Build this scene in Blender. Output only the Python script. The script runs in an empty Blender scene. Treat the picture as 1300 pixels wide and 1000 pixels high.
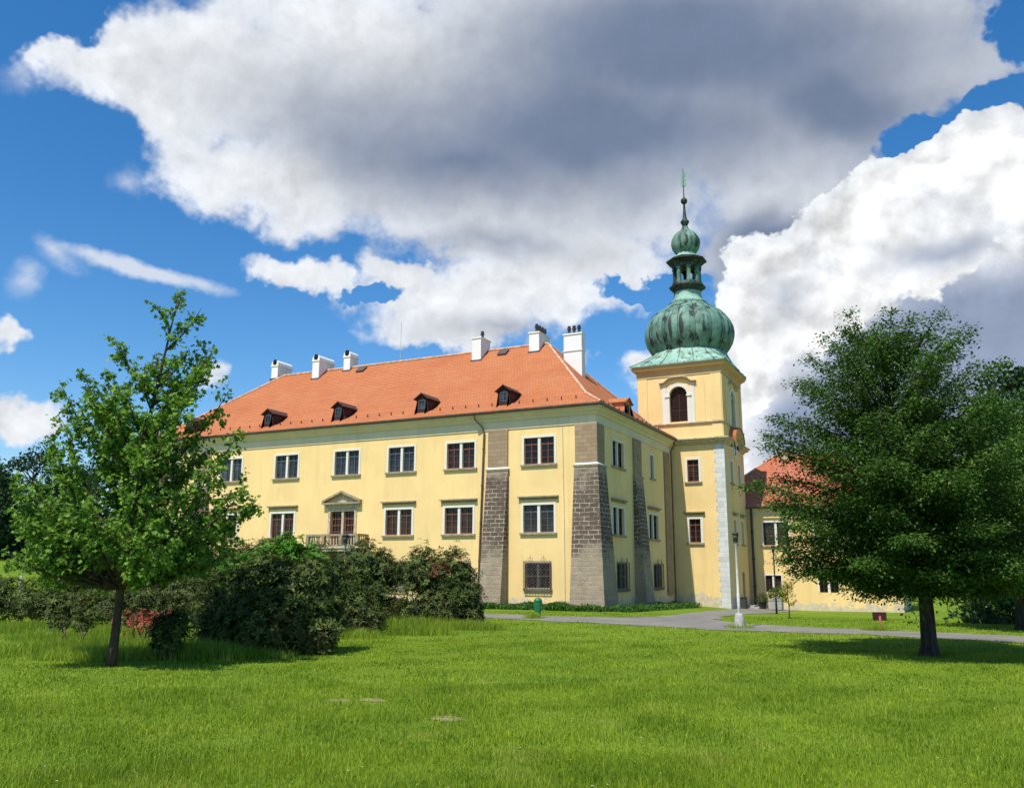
import bpy, math, random
import numpy as np
from mathutils import Vector, Matrix

R_ = math.radians
sc = bpy.context.scene
COL = sc.collection
rng = np.random.default_rng(11)
random.seed(5)

# ------------------------------------------------------------------ camera
cam_d = bpy.data.cameras.new("camera")
cam = bpy.data.objects.new("camera", cam_d)
COL.objects.link(cam)
cam_d.sensor_fit = 'HORIZONTAL'
cam_d.sensor_width = 36.0
cam_d.lens = 36.0 * 1100 / 1300
cam_d.clip_start = 0.1
cam_d.clip_end = 3000
CAM = Vector((17.275, -45.5, 1.9))
cam.matrix_world = (Matrix.Translation(CAM) @ Matrix.Rotation(R_(26.4065), 4, 'Z')
                    @ Matrix.Rotation(R_(90 + 11.6915), 4, 'X') @ Matrix.Rotation(R_(0.2387), 4, 'Z'))
sc.camera = cam

# ------------------------------------------------------------------ sun, exposure, sky
SUN_EL, SUN_AZ = R_(60), R_(6.6)          # light travels towards +Y, a little towards +X
sun_dir = Vector((math.cos(SUN_EL) * math.sin(SUN_AZ), math.cos(SUN_EL) * math.cos(SUN_AZ), -math.sin(SUN_EL)))
sun_d = bpy.data.lights.new("sun", 'SUN')
sun_d.energy = 4.6
sun_d.angle = R_(0.53)
sun_d.color = (1.0, 0.95, 0.86)
sun = bpy.data.objects.new("sun", sun_d)
COL.objects.link(sun)
sun.rotation_euler = sun_dir.to_track_quat('-Z', 'Y').to_euler()

sc.view_settings.view_transform = 'Standard'
sc.view_settings.look = 'None'
sc.view_settings.exposure = 0.25
sc.view_settings.gamma = 1.0
sc.view_settings.use_curve_mapping = False

# clouds: each is two tangent vectors (reciprocal radii) round its direction in the sky, and a weight
WISPS=[(4.59,6.22,-1.12,-30.36,7.91,-87.53,0.8),(11.22,20.34,-6.25,-26.71,-5.6,-57.07,0.5),(24.36,34.88,4.38,-5.78,12.02,-37.74,0.45),(22.35,20.02,12.54,2.98,32.37,-41.53,0.3),(14.36,20.71,2.61,-10.8,22.18,-39.98,0.35)]
CLOUDS=[(4.08,5.06,-1.03,-4.8,3.31,-9.91,1.0),(4.9,7.81,-1.89,-9.68,3.62,-18.52,1.0),(3.07,2.51,-0.5,-2.5,2.54,-5.88,1.0),(2.59,0.88,-0.06,-1.48,3.04,-5.11,1.0),(7.31,-0.01,0.53,-0.69,5.27,-8.73,1.0),(15.48,-1.66,1.92,1.07,10.59,-19.36,1.0),(4.82,5.34,-1.25,-6.53,3.53,-15.33,1.0),(3.01,1.64,-0.26,-2.55,3.38,-8.74,1.0),(7.27,1.16,-0.42,-2.27,4.68,-10.02,1.0),(18.22,21.32,7.04,-6.35,32.94,-43.97,0.42),(5.0,2.35,0.49,-0.97,4.99,-14.03,1.0),(8.44,4.41,1.45,-0.05,9.02,-26.28,1.0),(8.71,3.39,-0.13,-2.26,4.69,-14.13,1.0),(10.25,7.57,-1.74,-11.89,8.7,-37.56,1.0),(7.1,1.13,-0.41,-1.49,3.1,-9.22,1.0),(10.87,1.73,-0.63,-0.72,1.57,-11.45,1.0),(6.47,-0.2,-0.61,-0.67,1.41,-5.5,1.0),(12.44,11.27,-1.3,-10.37,8.51,-38.71,0.9),(27.48,39.06,4.89,-10.08,21.16,-87.02,0.42),(10.93,16.0,2.03,-2.69,5.76,-34.65,0.8),(28.96,28.79,2.84,-4.21,8.91,-43.61,0.45),(29.71,9.65,-0.81,-4.37,9.24,-45.22,0.5),(56.97,23.17,-0.68,-9.58,20.17,-89.33,0.3)]
HOLES=[(30.23,-5.44,10.89,13.5,14.65,-31.12,1.0),(19.29,-5.61,7.08,25.69,22.53,-49.66,1.0),(13.06,4.89,-2.22,-18.86,16.74,-65.97,1.0),(8.88,12.08,1.48,-5.26,10.78,-16.96,1.0),(23.1,12.7,10.15,10.58,33.29,-62.04,1.0),(31.11,-1.8,-3.08,-7.26,14.89,-24.21,1.0)]
GREYS=[(2.27,0.95,-0.24,-2.48,3.46,-7.54,1.0),(2.5,0.62,-0.11,-1.82,3.74,-6.39,1.0),(2.77,2.06,-0.6,-3.66,3.0,-8.66,0.75),(6.84,0.76,-0.46,-2.55,5.25,-10.19,1.0),(8.05,1.28,-0.47,-1.99,4.13,-12.29,1.0),(11.94,1.9,-0.7,-1.01,2.15,-12.61,1.0),(25.38,-1.29,-2.48,-5.42,11.13,-20.06,0.3),(4.3,2.28,0.05,-4.63,9.59,-26.35,0.5),(11.66,2.25,-0.61,-1.34,2.92,-22.72,1.0),(5.84,2.78,0.58,-1.77,12.29,-40.71,0.45)]
CUMULUS=[(15.84,2.86,-0.86,-2.47,5.14,-15.27,1.0),(10.64,0.17,1.72,2.22,6.92,-17.9,1.0),(14.8,-1.05,3.26,4.56,8.18,-20.28,1.0),(13.22,-1.18,1.07,0.84,7.64,-18.22,1.0),(15.16,-1.08,-1.54,-2.78,5.74,-13.54,1.0),(19.38,3.83,-0.99,-1.19,2.49,-10.05,1.0),(8.31,0.92,-0.56,-1.2,2.5,-9.45,1.0),(8.11,0.04,-0.71,-1.46,3.04,-9.83,1.0),(12.46,-0.89,-1.26,-1.57,3.26,-10.24,1.0),(16.9,2.91,-0.95,-1.13,2.41,-14.13,1.0)]
CUMULUS_GREYS=[(11.35,-1.59,3.22,10.56,8.82,-28.32,0.7),(24.15,3.65,-1.45,-2.52,5.25,-18.58,0.3),(14.95,2.38,-0.87,-1.45,3.13,-22.89,1.0)]
FRONT=[(7.2,-0.41,2.7,6.07,2.91,-12.81,1.0),(10.52,-1.45,2.99,4.87,2.93,-12.17,1.0),(10.06,-0.85,-1.05,-0.95,2.0,-8.36,1.0),(12.39,0.32,5.61,8.96,4.05,-17.29,1.0),(19.69,3.47,-1.09,-1.5,3.26,-25.37,1.0),(6.75,0.13,-0.57,-0.8,1.7,-10.0,1.0)]
FRONT_GREYS=[(5.79,-0.27,2.2,4.4,1.84,-9.12,1.0),(8.55,-0.44,-0.83,-1.12,2.36,-10.26,1.0),(11.11,0.38,5.07,9.1,3.78,-17.36,1.0)]


SKY_STR = 0.1
SKY_WHITE, SKY_EDGE, SKY_GREY = (7.0, 7.2, 7.45), (6.6, 7.0, 7.7), (1.5, 1.95, 2.95)
SKY_SAT, SKY_VAL = 1.34, 1.36

world = bpy.data.worlds.new("World")
sc.world = world
world.use_nodes = True
def build_sky():
    nt = world.node_tree
    N, L = nt.nodes, nt.links
    N.clear()
    def math_(op, a, b=None, c=None, clamp=False):
        n = N.new('ShaderNodeMath'); n.operation = op; n.use_clamp = clamp
        for i, v in enumerate((a, b, c)):
            if v is None: continue
            if isinstance(v, (int, float)): n.inputs[i].default_value = v
            else: L.new(v, n.inputs[i])
        return n.outputs[0]
    def vmath(op, a, b=None, scale=None):
        n = N.new('ShaderNodeVectorMath'); n.operation = op
        for i, v in enumerate((a, b)):
            if v is None: continue
            if isinstance(v, tuple): n.inputs[i].default_value = v
            else: L.new(v, n.inputs[i])
        if scale is not None: n.inputs['Scale'].default_value = scale
        return n.outputs['Value'] if op in ('DOT_PRODUCT', 'LENGTH') else n.outputs['Vector']
    def noise(vec, scale, detail, rough, dist=0.0, out='Fac'):
        n = N.new('ShaderNodeTexNoise'); n.noise_dimensions = '3D'
        n.inputs['Scale'].default_value = scale; n.inputs['Detail'].default_value = detail
        n.inputs['Roughness'].default_value = rough; n.inputs['Distortion'].default_value = dist
        L.new(vec, n.inputs['Vector'])
        return n.outputs[out]
    def ramp(v, a, b, smooth=True, lo=0.0, hi=1.0):
        n = N.new('ShaderNodeMapRange'); n.interpolation_type = 'SMOOTHSTEP' if smooth else 'LINEAR'
        n.clamp = True
        L.new(v, n.inputs['Value'])
        for k, x in zip(('From Min', 'From Max', 'To Min', 'To Max'), (a, b, lo, hi)): n.inputs[k].default_value = x
        return n.outputs['Result']
    def mix(f, a, b):
        n = N.new('ShaderNodeMix'); n.data_type = 'RGBA'
        if isinstance(f, (int, float)): n.inputs[0].default_value = f
        else: L.new(f, n.inputs[0])
        for i, v in ((6, a), (7, b)):
            if isinstance(v, tuple): n.inputs[i].default_value = (*v, 1)
            else: L.new(v, n.inputs[i])
        return n.outputs[2]
    geo = N.new('ShaderNodeTexCoord')
    d = geo.outputs['Generated']
    # turbulence that makes the outlines ragged
    w1 = vmath('SUBTRACT', noise(d, 7.0, 5.0, 0.62, 0.0, 'Color'), (0.5, 0.5, 0.5))
    dw = vmath('ADD', d, vmath('SCALE', w1, None, 0.16))
    w2 = vmath('SUBTRACT', noise(d, 4.0, 4.0, 0.55, 0.0, 'Color'), (0.5, 0.5, 0.5))
    dw2 = vmath('ADD', d, vmath('SCALE', w2, None, 0.16))
    def field(blobs, vec, soft):
        acc = None
        for b in blobs:
            u = vmath('DOT_PRODUCT', vec, tuple(b[0:3])); v = vmath('DOT_PRODUCT', vec, tuple(b[3:6]))
            q = math_('MULTIPLY_ADD', v, v, math_('MULTIPLY', u, u))
            val = math_('MULTIPLY_ADD', math_('SQRT', q), -b[6], b[6])
            acc = val if acc is None else math_('SMOOTH_MAX', acc, val, soft)
        return acc
    n1 = noise(d, 9.0, 8.0, 0.62, 0.3)
    n2 = noise(d, 26.0, 6.0, 0.6, 0.0)
    pf = vmath('ADD', d, vmath('SCALE', w1, None, 0.05))
    def puff(vec, scale, det):
        n = N.new('ShaderNodeTexVoronoi'); n.feature = 'F1'; n.voronoi_dimensions = '3D'; n.normalize = True
        n.inputs['Scale'].default_value = scale; n.inputs['Detail'].default_value = det
        n.inputs['Roughness'].default_value = 0.55
        L.new(vec, n.inputs['Vector']); return n.outputs['Distance']
    p0 = puff(pf, 15.0, 2.0)
    rough_edge = math_('MULTIPLY_ADD', math_('SUBTRACT', n1, 0.5), 0.8, math_('MULTIPLY', math_('SUBTRACT', n2, 0.5), 0.36))
    edge = math_('ADD', rough_edge, math_('MULTIPLY_ADD', p0, -0.6, 0.2))
    # relief: the light comes from behind the viewer, high up
    r1 = math_('SUBTRACT', noise(dw, 8.0, 6.0, 0.58), noise(vmath('ADD', dw, (-0.012, -0.004, 0.022)), 8.0, 6.0, 0.58))
    r2 = math_('SUBTRACT', n2, noise(vmath('ADD', d, (-0.005, -0.002, 0.009)), 26.0, 6.0, 0.6))
    p1 = math_('SUBTRACT', puff(vmath('ADD', pf, (-0.010, -0.004, 0.020)), 15.0, 2.0), p0)
    gnoise = math_('SUBTRACT', noise(d, 5.0, 6.0, 0.55), 0.5)
    hmask = None
    H = math_('MULTIPLY', math_('MAXIMUM', field(HOLES, dw, 0.05), 0.0), 1.1)
    def layer(under, blobs, greys, white, rim, grey, ea, eb, gn_amp, g0, g1, k1, k2, kp, holes=True):
        dens = math_('ADD', field(blobs, dw, 0.12), edge)
        if holes: dens = math_('SUBTRACT', dens, H)
        mask = ramp(dens, ea, eb)
        thick = ramp(dens, 0.05, 0.75)
        g = ramp(math_('MULTIPLY_ADD', gnoise, gn_amp, field(greys, dw2, 0.3)), g0, g1)
        relief = math_('MULTIPLY_ADD', p1, kp, math_('MULTIPLY_ADD', r2, k2, math_('MULTIPLY', r1, k1)))
        lum = math_('MULTIPLY_ADD', math_('MULTIPLY', relief, math_('MULTIPLY_ADD', g, -0.72, 1.0)), 1.0, 1.0)
        c = mix(g, mix(thick, rim, white), grey)
        cm = N.new('ShaderNodeCombineXYZ')
        for i in range(3): L.new(lum, cm.inputs[i])
        c = vmath('MULTIPLY', c, None); L.new(cm.outputs[0], c.node.inputs[1])
        return mix(mask, under, c)
    sky = N.new('ShaderNodeTexSky'); sky.sky_type = 'NISHITA'; sky.sun_disc = False
    sky.sun_elevation = SUN_EL; sky.sun_rotation = math.pi + SUN_AZ
    sky.altitude = 300; sky.air_density = 1.0; sky.dust_density = 0.6; sky.ozone_density = 3.0
    scn = N.new('ShaderNodeHueSaturation'); scn.inputs['Saturation'].default_value = SKY_SAT
    scn.inputs['Value'].default_value = SKY_VAL
    L.new(sky.outputs[0], scn.inputs['Color'])
    ds = vmath('ADD', d, vmath('SCALE', w1, None, 0.045))
    wf = math_('MULTIPLY_ADD', math_('SUBTRACT', n1, 0.5), 1.15, field(WISPS, ds, 0.1))
    wisp = ramp(wf, 0.0, 0.6, True, 0.0, 0.8)
    col = mix(wisp, scn.outputs[0], SKY_EDGE)
    col = layer(col, CLOUDS, GREYS, SKY_WHITE, SKY_EDGE, SKY_GREY, -0.05, 0.33, 0.42, -0.14, 0.86, 0.7, 0.4, 0.5)
    col = layer(col, CUMULUS, CUMULUS_GREYS, (8.0, 8.05, 8.1), (7.2, 7.5, 7.9), (3.0, 3.5, 4.5), 0.0, 0.10, 0.9, -0.1, 0.8, 0.9, 0.6, 1.5)
    col = layer(col, FRONT, FRONT_GREYS, (6.6, 6.8, 7.2), (7.4, 7.6, 7.9), (2.55, 3.1, 4.3), 0.0, 0.12, 0.7, -0.2, 0.5, 1.6, 0.8, 1.2, False)
    bg = N.new('ShaderNodeBackground'); bg.inputs['Strength'].default_value = SKY_STR
    L.new(col, bg.inputs['Color'])
    out = N.new('ShaderNodeOutputWorld'); L.new(bg.outputs[0], out.inputs['Surface'])

build_sky()
world.cycles.sampling_method = 'MANUAL'
world.cycles.sample_map_resolution = 512
sc.cycles.max_bounces = 6
sc.cycles.transparent_max_bounces = 8

# ------------------------------------------------------------------ materials
class NT:
    def __init__(s, name):
        s.m = bpy.data.materials.new(name); s.m.use_nodes = True
        s.t = s.m.node_tree; s.N, s.L = s.t.nodes, s.t.links
        s.b = s.N['Principled BSDF']
    def set(s, sock, v):
        if isinstance(v, bpy.types.NodeSocket): s.L.new(v, sock)
        elif isinstance(v, tuple) and len(v) == 3 and sock.type == 'RGBA': sock.default_value = (*v, 1)
        else: sock.default_value = v
    def coord(s, out='Object'):
        return s.N.new('ShaderNodeTexCoord').outputs[out]
    def mapping(s, v, scale=(1, 1, 1), loc=(0, 0, 0)):
        n = s.N.new('ShaderNodeMapping'); s.L.new(v, n.inputs['Vector'])
        n.inputs['Scale'].default_value = scale; n.inputs['Location'].default_value = loc
        return n.outputs[0]
    def noise(s, v, scale, detail=4, rough=0.55, dist=0.0, out='Fac'):
        n = s.N.new('ShaderNodeTexNoise'); s.L.new(v, n.inputs['Vector'])
        n.inputs['Scale'].default_value = scale; n.inputs['Detail'].default_value = detail
        n.inputs['Roughness'].default_value = rough; n.inputs['Distortion'].default_value = dist
        return n.outputs[out]
    def math(s, op, a, b=0.0, c=None):
        n = s.N.new('ShaderNodeMath'); n.operation = op
        s.set(n.inputs[0], a); s.set(n.inputs[1], b)
        if c is not None: s.set(n.inputs[2], c)
        return n.outputs[0]
    def ramp(s, v, a, b, lo=0.0, hi=1.0):
        n = s.N.new('ShaderNodeMapRange'); n.interpolation_type = 'SMOOTHSTEP'
        s.L.new(v, n.inputs['Value'])
        for k, x in zip(('From Min', 'From Max', 'To Min', 'To Max'), (a, b, lo, hi)): n.inputs[k].default_value = x
        return n.outputs['Result']
    def mix(s, f, a, b, mode='MIX'):
        n = s.N.new('ShaderNodeMix'); n.data_type = 'RGBA'; n.blend_type = mode
        s.set(n.inputs[0], f); s.set(n.inputs[6], a); s.set(n.inputs[7], b)
        return n.outputs[2]
    def xyz(s, v):
        n = s.N.new('ShaderNodeSeparateXYZ'); s.L.new(v, n.inputs[0]); return n.outputs
    def bump(s, h, strength=0.3, dist=0.02):
        n = s.N.new('ShaderNodeBump'); n.inputs['Strength'].default_value = strength
        n.inputs['Distance'].default_value = dist; s.L.new(h, n.inputs['Height'])
        s.L.new(n.outputs[0], s.b.inputs['Normal'])
    def brick(s, v, w, h, mortar, c1, c2, cm, offset=0.5, bias=0.0, smooth=0.1):
        n = s.N.new('ShaderNodeTexBrick'); s.L.new(v, n.inputs['Vector'])
        n.inputs['Scale'].default_value = 1.0; n.inputs['Brick Width'].default_value = w
        n.inputs['Row Height'].default_value = h; n.inputs['Mortar Size'].default_value = mortar
        n.inputs['Mortar Smooth'].default_value = smooth; n.inputs['Bias'].default_value = bias
        n.offset = offset
        for k, c in zip(('Color1', 'Color2', 'Mortar'), (c1, c2, cm)): s.set(n.inputs[k], c)
        return n
    def fin(s, col, rough=0.85, spec=0.3, metal=0.0):
        s.set(s.b.inputs['Base Color'], col); s.set(s.b.inputs['Roughness'], rough)
        s.b.inputs['Specular IOR Level'].default_value = spec; s.b.inputs['Metallic'].default_value = metal
        return s.m

M = {}
def mat_plaster(name, base, dirt=True):
    t = NT(name); o = t.coord()
    big = t.noise(o, 0.35, 5, 0.6); fine = t.noise(o, 6.0, 5, 0.6)
    streak = t.noise(t.mapping(o, (1.6, 1.6, 0.12)), 1.0, 4, 0.6)
    c = t.mix(t.ramp(big, 0.3, 0.7), tuple(x * 0.93 for x in base), tuple(min(1, x * 1.05) for x in base))
    c = t.mix(t.ramp(streak, 0.48, 0.78, 0, 0.45), c, tuple(b * k for b, k in zip(base, (0.78, 0.76, 0.72))))
    c = t.mix(t.ramp(fine, 0.35, 0.75, 0, 0.12), c, tuple(b * 0.82 for b in base))
    s2 = t.noise(t.mapping(o, (4.5, 4.5, 0.16), (7, 3, 1)), 1.0, 4, 0.6)
    c = t.mix(t.ramp(s2, 0.56, 0.76, 0, 0.30), c, tuple(b * k for b, k in zip(base, (0.66, 0.62, 0.58))))
    rep = t.noise(o, 0.8, 2, 0.4)
    c = t.mix(t.ramp(rep, 0.60, 0.615, 0, 0.22), c, tuple(min(1, x * 1.12) for x in base))
    if dirt:
        z = t.xyz(o)[2]
        n = t.noise(o, 1.7, 6, 0.65)
        lvl = t.math('MULTIPLY_ADD', n, -2.6, t.math('ADD', z, 0.95))
        m = t.ramp(lvl, 0.12, -0.02)
        p = t.mix(t.ramp(t.noise(o, 3.5, 5, 0.6), 0.35, 0.65), (0.50, 0.40, 0.30), (0.60, 0.55, 0.45))
        c = t.mix(t.math('MULTIPLY', m, 0.85), c, p)
    t.bump(t.math('ADD', t.math('MULTIPLY', fine, 0.5), big), 0.25, 0.015)
    return t.fin(c, 0.92, 0.2)
M['plaster'] = mat_plaster('yellow_plaster', (0.855, 0.614, 0.272))
M['plaster_tower'] = mat_plaster('tower_plaster', (0.835, 0.60, 0.27))
M['frieze'] = mat_plaster('pale_green_plaster', (0.72, 0.61, 0.42), False)
M['cornice_ochre'] = mat_plaster('ochre_plaster', (0.56, 0.40, 0.20), False)

def mat_white(name, base=(0.74, 0.70, 0.60), streaks=0.35):
    t = NT(name); o = t.coord()
    n = t.noise(t.mapping(o, (3, 3, 0.5)), 1.0, 5, 0.65); f = t.noise(o, 9, 4)
    c = t.mix(t.ramp(n, 0.5, 0.85, 0, streaks), base, (0.40, 0.36, 0.30))
    c = t.mix(t.ramp(f, 0.4, 0.8, 0, 0.15), c, (0.5, 0.48, 0.44))
    t.bump(f, 0.15, 0.01)
    return t.fin(c, 0.85, 0.25)
M['white'] = mat_white('white_trim')
M['chimney'] = mat_white('chimney_render', (0.80, 0.79, 0.77), 0.3)

def mat_simple(name, base, var=0.2, scale=6.0, rough=0.7, spec=0.3, metal=0.0, bump=0.2):
    t = NT(name); o = t.coord()
    n = t.noise(o, scale, 5, 0.6)
    c = t.mix(t.ramp(n, 0.3, 0.7), tuple(x * (1 - var) for x in base), tuple(min(1, x * (1 + var)) for x in base))
    if bump: t.bump(n, bump, 0.01)
    return t.fin(c, rough, spec, metal)
M['sandstone'] = mat_simple('sandstone_trim', (0.30, 0.25, 0.16), 0.25, 5)
M['sandstone_light'] = mat_simple('pale_sandstone', (0.50, 0.42, 0.27), 0.25, 5)
M['wood'] = mat_simple('red_brown_window_wood', (0.17, 0.062, 0.038), 0.2, 9, 0.55)
M['wood_grey'] = mat_simple('grey_window_wood', (0.085, 0.095, 0.105), 0.2, 9, 0.5)
M['wood_dark'] = mat_simple('dark_louvre_wood', (0.05, 0.022, 0.016), 0.3, 9, 0.6)
M['iron'] = mat_simple('dark_iron', (0.045, 0.042, 0.04), 0.3, 8, 0.6, 0.4)
M['iron_grey'] = mat_simple('weathered_iron', (0.13, 0.115, 0.10), 0.3, 8, 0.7, 0.3)
M['gutter'] = mat_simple('brown_copper_sheet', (0.10, 0.065, 0.05), 0.3, 4, 0.5, 0.5)
M['dormer_wood'] = mat_simple('dark_red_dormer_boards', (0.05, 0.021, 0.02), 0.3, 6, 0.8)
M['dormer_tile'] = mat_simple('dark_dormer_tiles', (0.085, 0.038, 0.032), 0.35, 7, 0.8)
M['galv'] = mat_simple('galvanised_metal', (0.42, 0.42, 0.41), 0.2, 5, 0.5, 0.5)
M['concrete'] = mat_simple('concrete', (0.38, 0.37, 0.34), 0.18, 7, 0.9)
M['green_plastic'] = mat_simple('green_painted_metal', (0.012, 0.16, 0.06), 0.15, 5, 0.4, 0.5)
M['sign_brown'] = mat_simple('red_brown_sign_paint', (0.05, 0.013, 0.010), 0.15, 6, 0.5)
M['post_red'] = mat_simple('pale_red_post_paint', (0.42, 0.17, 0.10), 0.25, 6, 0.7)
M['lamp_white'] = mat_simple('off_white_paint', (0.66, 0.66, 0.58), 0.15, 6, 0.5)
M['frosted'] = mat_simple('frosted_lamp_glass', (0.62, 0.64, 0.62), 0.05, 6, 0.25, 0.5)
M['dormer_side'] = mat_simple('orange_dormer_render', (0.55, 0.22, 0.10), 0.25, 5, 0.85)
M['black'] = mat_simple('soot_black', (0.012, 0.012, 0.012), 0.3, 8, 0.9, 0.2)
M['stem'] = mat_simple('shrub_stem_bark', (0.16, 0.12, 0.085), 0.35, 12, 0.9)
M['paper'] = mat_simple('white_paper', (0.75, 0.74, 0.70), 0.05)

def mat_glass(name, base, rough=0.04):
    t = NT(name); o = t.coord()
    n = t.noise(o, 1.1, 4, 0.6)
    oi = t.N.new('ShaderNodeObjectInfo')
    k = t.math('MULTIPLY', t.ramp(n, 0.4, 0.65, 0.25, 1.0), oi.outputs['Random'])
    c = t.mix(k, tuple(x * 0.45 for x in base), tuple(x * 4.0 for x in base))
    t.bump(t.noise(o, 2.2, 2), 0.06, 0.02)
    return t.fin(c, rough, 0.28)
M['glass'] = mat_glass('dark_window_glass', (0.016, 0.013, 0.012))
M['glass_blue'] = mat_glass('sky_lit_window_glass', (0.022, 0.026, 0.032), 0.10)

def mat_tiles(name, base, dark, light):
    t = NT(name); uv = t.coord('UV'); o = t.coord()
    b = t.brick(uv, 0.21, 0.26, 0.012, (0.25, 0.25, 0.25), (0.75, 0.75, 0.75), (0.5, 0.5, 0.5))
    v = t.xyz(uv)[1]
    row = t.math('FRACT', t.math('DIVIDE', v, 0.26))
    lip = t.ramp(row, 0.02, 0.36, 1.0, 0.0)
    rown = t.noise(t.mapping(uv, (0.25, 3.846, 1)), 1.0, 2, 0.5)
    pat = t.noise(o, 0.45, 5, 0.62)
    c = t.mix(t.ramp(pat, 0.3, 0.72), base, light)
    c = t.mix(t.math('MULTIPLY', b.outputs['Color'], 0.55), c, dark)
    c = t.mix(t.ramp(rown, 0.35, 0.75, 0, 0.35), c, light)
    lich = t.noise(t.mapping(uv, (0.9, 0.22, 1), (4, 2, 0)), 1.0, 6, 0.68)
    c = t.mix(t.ramp(lich, 0.52, 0.78, 0, 0.42), c, (0.24, 0.13, 0.085))
    c = t.mix(t.math('MULTIPLY', b.outputs['Fac'], 0.45), c, tuple(x * 0.5 for x in dark))
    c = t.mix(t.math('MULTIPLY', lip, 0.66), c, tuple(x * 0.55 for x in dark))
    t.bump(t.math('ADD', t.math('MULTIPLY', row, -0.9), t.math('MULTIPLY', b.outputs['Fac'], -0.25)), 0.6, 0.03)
    return t.fin(c, 0.85, 0.2)
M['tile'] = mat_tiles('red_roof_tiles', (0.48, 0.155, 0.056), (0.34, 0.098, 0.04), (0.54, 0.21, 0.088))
M['tile_old'] = mat_tiles('dark_red_roof_tiles', (0.46, 0.13, 0.065), (0.30, 0.085, 0.045), (0.56, 0.20, 0.12))
M['ridge'] = mat_simple('mortared_ridge_tiles', (0.55, 0.33, 0.22), 0.3, 4, 0.9)

def mat_stone(name, dark, light, mortar, lo, hi):
    """rough masonry: dark blocks between pale joints, a lighter weathered band above and below"""
    t = NT(name); uv = t.coord('UV'); o = t.coord()
    wob = t.mix(0.10, uv, t.noise(uv, 2.2, 3, 0.6, 0, 'Color'))
    b = t.brick(wob, 0.50, 0.225, 0.024, (0.15, 0.15, 0.15), (0.85, 0.85, 0.85), (0.5, 0.5, 0.5), 0.5, 0, 0.3)
    n = t.noise(o, 2.4, 6, 0.65); f = t.noise(o, 11, 5, 0.65)
    z = t.math('MULTIPLY_ADD', t.math('SUBTRACT', t.noise(o, 0.9, 4, 0.6), 0.5), 4.5, t.xyz(o)[2])
    band = t.math('MULTIPLY', t.ramp(z, lo - 0.7, lo + 0.7), t.ramp(z, hi + 0.6, hi - 0.6))
    blk = t.mix(t.math('MULTIPLY', b.outputs['Color'], 0.9), dark, tuple(min(1, x * 1.9) for x in dark))
    blk2 = t.mix(b.outputs['Color'], tuple(x * 0.8 for x in light), light)
    c = t.mix(band, blk2, blk)
    c = t.mix(t.ramp(n, 0.38, 0.68, 0, 0.75), c, t.mix(band, tuple(x * 0.62 for x in light), tuple(x * 1.7 for x in dark)))
    c = t.mix(t.ramp(f, 0.45, 0.8, 0, 0.4), c, tuple(x * 0.5 for x in light))
    mf = t.math('MULTIPLY', t.math('MULTIPLY', b.outputs['Fac'], t.ramp(t.noise(o, 1.7, 5, 0.65), 0.34, 0.60, 0.05, 1.0)), t.math('MULTIPLY_ADD', band, 0.6, 0.4))
    c = t.mix(mf, c, mortar)
    t.bump(t.math('ADD', t.math('MULTIPLY', b.outputs['Fac'], -0.8), t.math('MULTIPLY', f, 0.9)), 0.8, 0.05)
    return t.fin(c, 0.95, 0.15)
M['masonry'] = mat_stone('rough_buttress_masonry', (0.085, 0.062, 0.045), (0.42, 0.335, 0.23), (0.47, 0.42, 0.335), 3.2, 7.3)
def mat_ashlar(name, base, mortar, w, h, ms=0.014):
    t = NT(name); uv = t.coord('UV'); o = t.coord()
    b = t.brick(uv, w, h, ms, tuple(x * 0.86 for x in base), tuple(min(1, x * 1.12) for x in base), mortar)
    n = t.noise(o, 2.0, 6, 0.65)
    c = t.mix(t.ramp(n, 0.4, 0.8, 0, 0.4), b.outputs['Color'], tuple(x * 0.6 for x in base))
    t.bump(t.math('ADD', t.math('MULTIPLY', b.outputs['Fac'], -1.0), n), 0.35, 0.02)
    return t.fin(c, 0.92, 0.2)
M['ashlar'] = mat_ashlar('brown_ashlar', (0.35, 0.25, 0.155), (0.25, 0.18, 0.115), 0.52, 0.235)
M['quoin'] = mat_ashlar('white_painted_quoins', (0.64, 0.64, 0.61), (0.46, 0.45, 0.42), 0.9, 0.34, 0.012)

def mat_copper(name, a, b_, dark, amount):
    t = NT(name); o = t.coord()
    st = t.noise(t.mapping(o, (1.9, 1.9, 0.16)), 1.0, 5, 0.62, 0.4)
    st2 = t.noise(t.mapping(o, (4.5, 4.5, 0.3), (3, 1, 7)), 1.0, 4, 0.6)
    p = t.noise(o, 1.3, 5, 0.6)
    c = t.mix(t.ramp(p, 0.3, 0.7), a, b_)
    c = t.mix(t.ramp(st2, 0.5, 0.72, 0, 0.55), c, (0.20, 0.17, 0.10))
    c = t.mix(t.ramp(st, 0.56 - amount, 0.66 - amount, 0, 0.92), c, dark)
    z = t.math('FRACT', t.math('MULTIPLY', t.xyz(o)[2], 1.7))
    c = t.mix(t.ramp(z, 0.0, 0.05, 0.35, 0.0), c, tuple(x * 0.4 for x in a))
    t.bump(t.math('ADD', t.math('MULTIPLY', p, 0.5), t.ramp(z, 0, 0.06)), 0.25, 0.03)
    return t.fin(c, 0.62, 0.35)
M['copper'] = mat_copper('green_copper_patina', (0.055, 0.135, 0.10), (0.175, 0.325, 0.255), (0.020, 0.026, 0.021), 0.05)
M['copper_pale'] = mat_copper('pale_copper_patina', (0.16, 0.33, 0.255), (0.31, 0.49, 0.395), (0.06, 0.06, 0.045), 0.03)
M['copper_dark'] = mat_copper('blackened_copper', (0.014, 0.022, 0.019), (0.035, 0.07, 0.055), (0.008, 0.008, 0.008), 0.05)

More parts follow.
